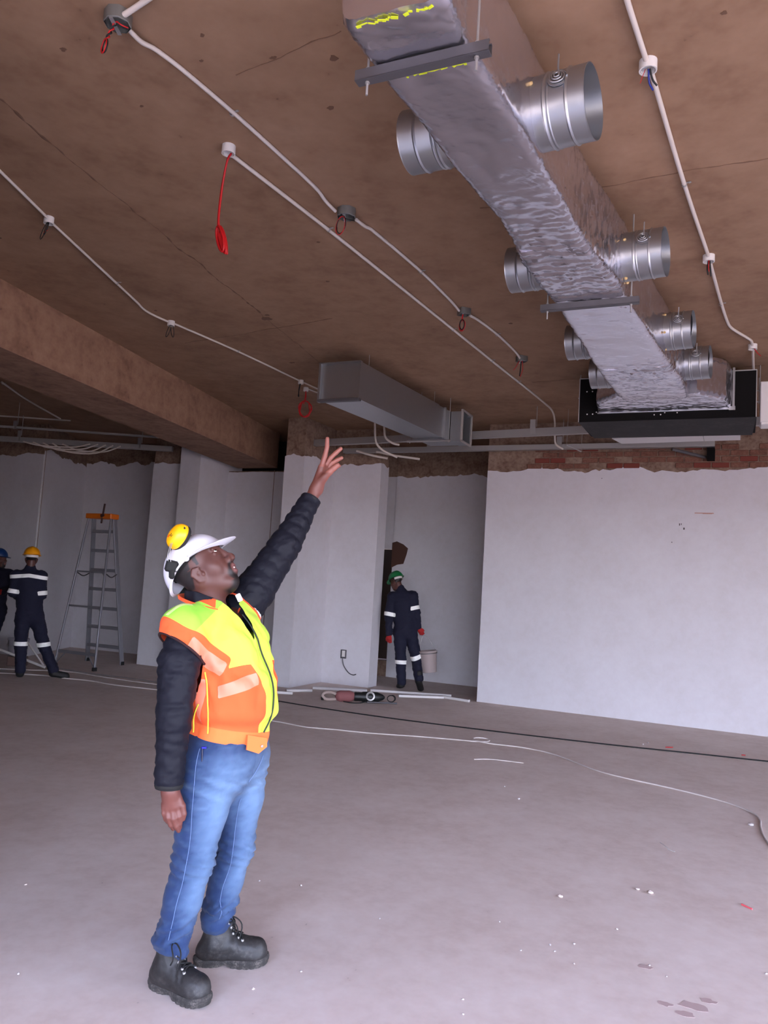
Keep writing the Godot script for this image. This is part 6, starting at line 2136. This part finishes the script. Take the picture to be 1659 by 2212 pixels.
func floor_things() -> void:
	var cable := func(label: String, pts: Array, r: float, m: Material, called := "floor_cable") -> void:
		var mb := MB.new()
		mb.tube(smooth_path(path(pts), 6), r, 8)
		tag(obj(called, mb, m), label, "cable")
	var wm: Material = mat(Color(0.78, 0.74, 0.72), 0.6)
	cable.call("long white cable snaking over the floor towards the right edge", [[-5.4, 0.007, -7.93], [-4.875, 0.007, -7.921], [-4.650, 0.007, -7.897], [-4.366, 0.007, -7.853], [-4.079, 0.007, -7.941], [-3.667, 0.007, -8.032], [-3.193, 0.007, -8.217], [-2.75, 0.007, -8.351], [-2.58, 0.007, -8.40], [-2.463, 0.008, -8.50], [-2.52, 0.014, -8.60], [-2.63, 0.020, -8.50], [-2.55, 0.016, -8.39], [-2.398, 0.007, -8.40], [-2.070, 0.007, -8.434], [-1.745, 0.007, -8.332], [-1.462, 0.007, -8.087], [-1.199, 0.007, -7.841], [-0.928, 0.007, -7.702], [-0.518, 0.007, -7.573], [-0.103, 0.007, -7.377], [0.12, 0.007, -7.149], [0.174, 0.007, -6.950], [0.173, 0.007, -6.739], [0.188, 0.007, -6.490], [0.226, 0.007, -6.275], [0.36, 0.007, -5.9], [0.75, 0.007, -5.3], [1.6, 0.007, -4.6], [2.6, 0.007, -4.3]], 0.007, wm)
	cable.call("black cable stretched straight across the floor before the back wall", [[-6.6, 0.009, -9.35], [-5.614, 0.009, -9.203], [-4.830, 0.009, -9.107], [-3.836, 0.009, -9.068], [-2.626, 0.009, -9.136], [-1.376, 0.009, -9.266], [-0.418, 0.009, -9.431], [0.306, 0.009, -9.547], [1.4, 0.009, -9.75], [3.2, 0.009, -9.9]], 0.007, M.lace)
	cable.call("pale cable lying along the floor behind the worker in the yellow hard hat", [[-10.6, 0.008, -8.55], [-9.920, 0.008, -8.98], [-9.474, 0.008, -9.29], [-8.637, 0.008, -9.23], [-7.613, 0.008, -9.22], [-6.8, 0.008, -9.3]], 0.009, wm)
	cable.call("short pale cable on the floor beneath the worker in the yellow hard hat", [[-10.3, 0.008, -8.2], [-9.9, 0.008, -8.42], [-9.40, 0.008, -8.68], [-9.0, 0.008, -8.76]], 0.009, wm)
	cable.call("pale cable on the floor between the stepladder and the pointing man", [[-8.95, 0.008, -8.70], [-8.5, 0.008, -8.80], [-8.0, 0.008, -8.74], [-7.258, 0.008, -8.831], [-6.5, 0.008, -8.9]], 0.009, wm)
	cable.call("thin grey cable on the floor just in front of the stepladder", [[-9.8, 0.008, -9.45], [-9.2, 0.008, -9.40], [-8.4, 0.008, -9.42], [-7.771, 0.008, -9.40]], 0.006, M.steel)
	# pale trunking lids along the foot of the columns
	var i := 0
	for q in [[[-5.99, -9.80], [-5.77, -9.90], 0.05, "shortest pale trunking offcut, nearest the pointing man"], [[-5.98, -10.06], [-5.72, -10.36], 0.07, "pale trunking offcut at the foot of the narrow white column"], [[-5.85, -10.62], [-5.12, -11.0], 0.09, "broad pale trunking lid under the wall socket"], [[-5.10, -11.08], [-3.95, -11.52], 0.05, "long pale trunking lid lying across the alcove opening"], [[-4.55, -10.88], [-3.98, -11.25], 0.07, "pale trunking lid in front of the walking worker"], [[-4.05, -11.30], [-3.56, -11.20], 0.04, "narrow pale trunking offcut against the corner of the back wall"]]:
		var mb := MB.new()
		var a := Vector3(q[0][0], 0.02, q[0][1])
		var b := Vector3(q[1][0], 0.02, q[1][1])
		var d := (b - a).normalized()
		mb.box((a + b) / 2, Vector3((b - a).length(), 0.036, q[2]), Basis(d, Vector3.UP, d.cross(Vector3.UP)), 0.004)
		tag(obj("trunking_lid", mb, M.white_panel), q[3], "trunking", "trunking lengths on the floor")
		i += 1
	# breaker lying on the floor
	var t := thing("breaker_hammer", "dusty red and black electric breaker hammer lying on the floor by the columns", "power tool", Vector3(-5.15, 0.075, -9.72), 0.0)
	var ax := Vector3(0.80, 0, -0.55).normalized()
	var mb := MB.new()
	mb.lathe([Vector2(0.028, 0.14), Vector2(0.060, 0.16), Vector2(0.075, 0.20), Vector2(0.078, 0.33), Vector2(0.066, 0.37), Vector2(0.05, 0.40)], Vector3.ZERO, ax, 20, true, true)
	obj("gear_housing", mb, mat(Color(0.50, 0.30, 0.30), 0.8), t)
	mb = MB.new()
	mb.lathe([Vector2(0.048, 0.39), Vector2(0.062, 0.41), Vector2(0.06, 0.50), Vector2(0.07, 0.52), Vector2(0.075, 0.62), Vector2(0.07, 0.72), Vector2(0.04, 0.80), Vector2(0.015, 0.83)], Vector3.ZERO, ax, 20, true, true)
	obj("motor_housing", mb, mat(Color(0.05, 0.06, 0.06), 0.5), t)
	mb = MB.new()
	mb.lathe([Vector2(0.060, 0.0), Vector2(0.062, 0.012), Vector2(0.042, 0.016), Vector2(0.036, 0.006)], ax * 0.61 + Vector3(0.05, 0.02, 0.062), Vector3(0.35, 0.2, 0.9), 20, false)
	obj("vent_ring", mb, M.steel, t)
	mb = MB.new()
	mb.tube(smooth_path([ax * 0.16 + Vector3(0, 0.02, 0), ax * 0.06 + Vector3(0.0, 0.05, 0.02), ax * -0.02 + Vector3(0, 0.02, 0.03), ax * 0.02 + Vector3(0, -0.04, 0.03), ax * 0.15 + Vector3(0, -0.04, 0)], 5), 0.022, 8)
	obj("grip", mb, mat(Color(0.62, 0.55, 0.52), 0.8), t)
	mb = MB.new()
	mb.lathe([Vector2(0.020, -0.03), Vector2(0.030, 0.0), Vector2(0.02, 0.04)], ax * -0.02 + Vector3(0, -0.03, 0.02), Vector3.UP, 10, true, true)
	obj("switch", mb, M.lace, t)
	mb = MB.new()
	mb.tube([ax * 0.60 + Vector3(0.03, -0.055, 0.10), ax * 1.02 + Vector3(0.03, -0.060, 0.10)], 0.012, 8)
	obj("chisel", mb, M.dark_steel, t)
	var cl := []
	for k in 22:
		var a := TAU * k / 15.0
		cl.append(ax * (0.93 + 0.055 * sin(a)) + Vector3(0.02, -0.005 + 0.045 * cos(a), 0.04 + 0.002 * k))
	mb = MB.new()
	mb.tube(cl, 0.006, 6)
	obj("cord_loop", mb, M.lace, t)
	mb = MB.new()
	mb.tube(smooth_path([ax * 0.30 + Vector3(0, -0.06, 0.10), ax * 0.42 + Vector3(0.02, -0.068, 0.14), ax * 0.52 + Vector3(0.03, -0.068, 0.12), ax * 0.58 + Vector3(0.03, -0.05, 0.08)], 5), 0.007, 6)
	obj("cord", mb, M.lace, t)
	# socket
	t = thing("wall_socket", "open grey socket box with a cut cable hanging out, low on the broad column", "socket", Vector3(-5.774, 0.484, -11.438))
	mb = MB.new()
	mb.box(Vector3(0, 0.0, 0.008), Vector3(0.105, 0.14, 0.016), Basis(), 0.006)
	obj("plate", mb, M.dark_steel, t)
	mb = MB.new()
	mb.box(Vector3(0.004, 0.008, 0.018), Vector3(0.055, 0.10, 0.006), Basis(), 0.002)
	obj("cover", mb, M.white_plastic, t)
	mb = MB.new()
	mb.tube(smooth_path([Vector3(-0.01, -0.06, 0.015), Vector3(-0.002, -0.10, 0.02), Vector3(0.03, -0.19, 0.02), Vector3(0.12, -0.285, 0.02), Vector3(0.20, -0.31, 0.02), Vector3(0.25, -0.295, 0.02)], 5), 0.008, 6)
	obj("cut_cable", mb, M.dark_steel, t)
	# odds and ends behind the left workers
	t = thing("bucket", "grey-white bucket on the floor behind the legs of the yellow-hatted worker", "bucket", Vector3(-11.1, 0, -9.78))
	mb = MB.new()
	mb.lathe([Vector2(0.0, 0.0), Vector2(0.14, 0.0), Vector2(0.165, 0.33), Vector2(0.175, 0.335), Vector2(0.175, 0.36), Vector2(0.16, 0.36), Vector2(0.135, 0.02)], Vector3.ZERO, Vector3.UP, 26, false)
	obj("pail", mb, mat(Color(0.58, 0.56, 0.58), 0.7), t)
	mb = MB.new()
	mb.tube(smooth_path([Vector3(-0.17, 0.33, 0), Vector3(-0.1, 0.24, 0.15), Vector3(0.08, 0.24, 0.16), Vector3(0.17, 0.33, 0)], 5), 0.004, 6)
	obj("handle", mb, M.steel, t)
	mb = MB.new()
	mb.box(Vector3(-10.47, 0.075, -9.24), Vector3(0.26, 0.15, 0.20), Basis(Vector3.UP, 0.5), 0.01)
	tag(obj("timber_block", mb, mat(Color(0.42, 0.33, 0.30), 0.9)), "pinkish timber block on the floor by the worker in the yellow hard hat", "block")
	for q in [[[-10.75, 0.30, -8.95], [-9.93, 0.022, -9.30], 0.02, "white plastic pipe sloping to the floor behind the yellow-hatted worker's legs"], [[-10.65, 0.35, -9.55], [-10.12, 0.017, -9.45], 0.016, "short white pipe end showing between the yellow-hatted worker's knees"]]:
		mb = MB.new()
		mb.tube([v3(q[0]), v3(q[1])], q[2], 12)
		tag(obj("plastic_pipe", mb, M.white_plastic), q[3], "pipe")
	# crumbs of plaster and stone that can be told apart
	rng.seed = 77
	var proto := []
	for k in 4:
		var m := MB.new()
		var n := noise(1.0, 2, k + 5)
		var rows := []
		for a in 5:
			var row := []
			for b in 8:
				var th := PI * (a + 0.15) / 4.3
				var ph := TAU * b / 8
				var p := Vector3(sin(th) * cos(ph), cos(th) * 0.6, sin(th) * sin(ph))
				row.append(p * (0.0085 + 0.005 * n.get_noise_3dv(p * 2.0)))
			rows.append(row)
		m.loft(rows)
		proto.append(m.mesh())
	var white: Material = mat(Color(0.74, 0.71, 0.70), 0.9)
	var dark: Material = mat(Color(0.38, 0.34, 0.33), 0.95)
	var n1 := 0
	for q in [[-1.066, -4.022], [-0.687, -3.974], [-0.786, -3.901], [-0.752, -3.845], [-0.529, -4.261], [-0.892, -3.769], [0.138, -4.141], [-0.343, -3.937], [-0.649, -3.769], [-0.952, -3.109], [-0.988, -3.214], [-0.264, -3.872], [-2.129, -3.881], [-1.657, -3.071], [-1.781, -6.693], [-1.578, -6.374], [-0.968, -9.6], [-0.931, -9.75], [-2.615, -2.465], [-1.593, -3.732], [-2.351, -3.813]]:
		var o := MeshInstance3D.new()
		o.mesh = proto[n1 % 4]
		o.material_override = white
		o.name = numbered("plaster_crumb")
		add_child(o, true)
		var sc := 0.4 + rng.randf() * 0.35
		if q[1] < -6.0:
			sc *= 1.8
		o.position = Vector3(q[0], 0.005 * sc, q[1])
		o.rotation.y = rng.randf() * TAU
		o.scale = Vector3.ONE * sc
		tag(o, "tiny white plaster crumb lying on the grey floor", "crumb", "white plaster crumbs scattered on the floor")
		n1 += 1
	var wl := ["grey mortar lump on the floor, left one of the three in front of the camera", "grey mortar lump on the floor, middle one, beside the smaller one", "grey mortar lump on the floor, right one of the three", "pale flake lying beside the bend of the white cable at right", "dark mortar lump right beside the far boot", "dark lump on the floor at the left edge"]
	n1 = 0
	for q in [[-0.866, -4.523, 1.7, 0], [-0.50, -4.882, 1.5, 0], [-0.429, -4.868, 2.0, 0], [0.107, -6.747, 3.0, 1], [-1.75, -2.85, 0.8, 0], [-3.316, -3.116, 1.0, 0]]:
		var o := MeshInstance3D.new()
		o.mesh = proto[n1 % 4]
		o.material_override = M.floor if q[3] == 0 else white
		o.name = numbered("mortar_lump")
		add_child(o, true)
		o.scale = Vector3(q[2], q[2] * 0.7, q[2])
		o.position = Vector3(q[0], 0.004 * q[2], q[1])
		o.rotation.y = n1 * 1.3
		tag(o, wl[n1], "rubble")
		n1 += 1
	for q in [[[[-0.465, 0.004, -5.877], [-0.43, 0.012, -5.80], [-0.395, 0.004, -5.75], [-0.359, 0.004, -5.728]], 0.003, white, "thin white scrap of wire curled on the floor at right"], [[[-2.322, 0.003, -7.544], [-2.187, 0.003, -7.655], [-1.874, 0.003, -7.711]], 0.005, wm, "straight pale wire offcut in front of the white cable"], [[[0.039, 0.005, -4.977], [0.092, 0.004, -4.938]], 0.005, mat(Color(0.85, 0.35, 0.38), 0.6), "pink scrap of wire on the floor near the right edge"], [[[-0.728, 0.006, -9.60], [-0.654, 0.006, -9.66]], 0.005, M.red_wire, "red scrap of wire between the black cable and the back wall"], [[[0.05, 0.006, -9.75], [0.09, 0.006, -9.76]], 0.005, M.red_wire, "red scrap of wire beside the right edge, before the back wall"]]:
		mb = MB.new()
		mb.tube(smooth_path(path(q[0]), 5), q[1], 6)
		tag(obj("wire_scrap", mb, q[2]), q[3], "wire scrap")
	# stains trodden into the screed
	for q in [[-0.14, -3.66, 0.05], [-0.17, -3.58, 0.035], [-0.09, -3.74, 0.03], [-0.36, -3.92, 0.03], [-0.25, -3.62, 0.03]]:
		mb = MB.new()
		var pts := []
		var n := noise(2.0, 3, int(q[0] * 100))
		for k in 14:
			var a := TAU * k / 14
			var r: float = q[2] * (0.8 + 0.5 * n.get_noise_2d(cos(a), sin(a)))
			pts.append(Vector3(q[0] + cos(a) * r * 1.3, 0.0004, q[1] + sin(a) * r * 0.8))
		mb.prism(pts, Vector3(0, 0.0008, 0))
		obj("floor_stain", mb, mat(Color(0.70, 0.61, 0.59), 0.95), get_node("floor"))
const FZ := 2.3
const FRONT := [[-16.5, -1.9, 0.0, 4.15], [-1.9, 6.3, 3.2, 4.15], [-0.2, 0.0, 0.0, 3.2]]
const SIDE := [[-13.9, -5.2, 0.0, 4.15], [-5.2, 2.3, 3.0, 4.15]]

func _ready() -> void:
	var cam := Camera3D.new()
	cam.name = "camera"
	cam.fov = 66.1
	cam.near = 0.05
	cam.far = 300.0
	cam.basis = Basis(Vector3.UP, deg_to_rad(24.5)) * Basis(Vector3.RIGHT, deg_to_rad(5.18)) * Basis(Vector3.BACK, deg_to_rad(3.4))
	cam.position = Vector3(0, 1.65, 0)
	add_child(cam)
	var sk := ProceduralSkyMaterial.new()
	sk.sky_top_color = Color(0.63, 0.72, 0.94)
	sk.sky_horizon_color = Color(0.90, 0.91, 0.96)
	sk.ground_bottom_color = Color(0.42, 0.38, 0.35)
	sk.ground_horizon_color = Color(0.62, 0.60, 0.58)
	sk.sky_curve = 0.2
	var sky := Sky.new()
	sky.sky_material = sk
	var e := Environment.new()
	e.background_mode = Environment.BG_SKY
	e.sky = sky
	e.background_energy_multiplier = 3.0
	e.tonemap_mode = Environment.TONE_MAPPER_LINEAR
	e.tonemap_exposure = 6.8
	e.sdfgi_enabled = true
	e.ssao_enabled = true
	e.ssil_enabled = true
	var we := WorldEnvironment.new()
	we.name = "world_environment"
	we.environment = e
	add_child(we)
	var sun := DirectionalLight3D.new()
	sun.name = "sun"
	sun.light_color = Color(1.0, 0.93, 0.84)
	sun.light_energy = 2.2
	sun.light_angular_distance = 0.5
	sun.shadow_enabled = true
	sun.rotation_degrees = Vector3(-58, 200, 0)
	add_child(sun)
	materials()
	setting()
	services()
	ducts()
	people_materials()
	pointing_man()
	workers()
	ladder()
	floor_things()
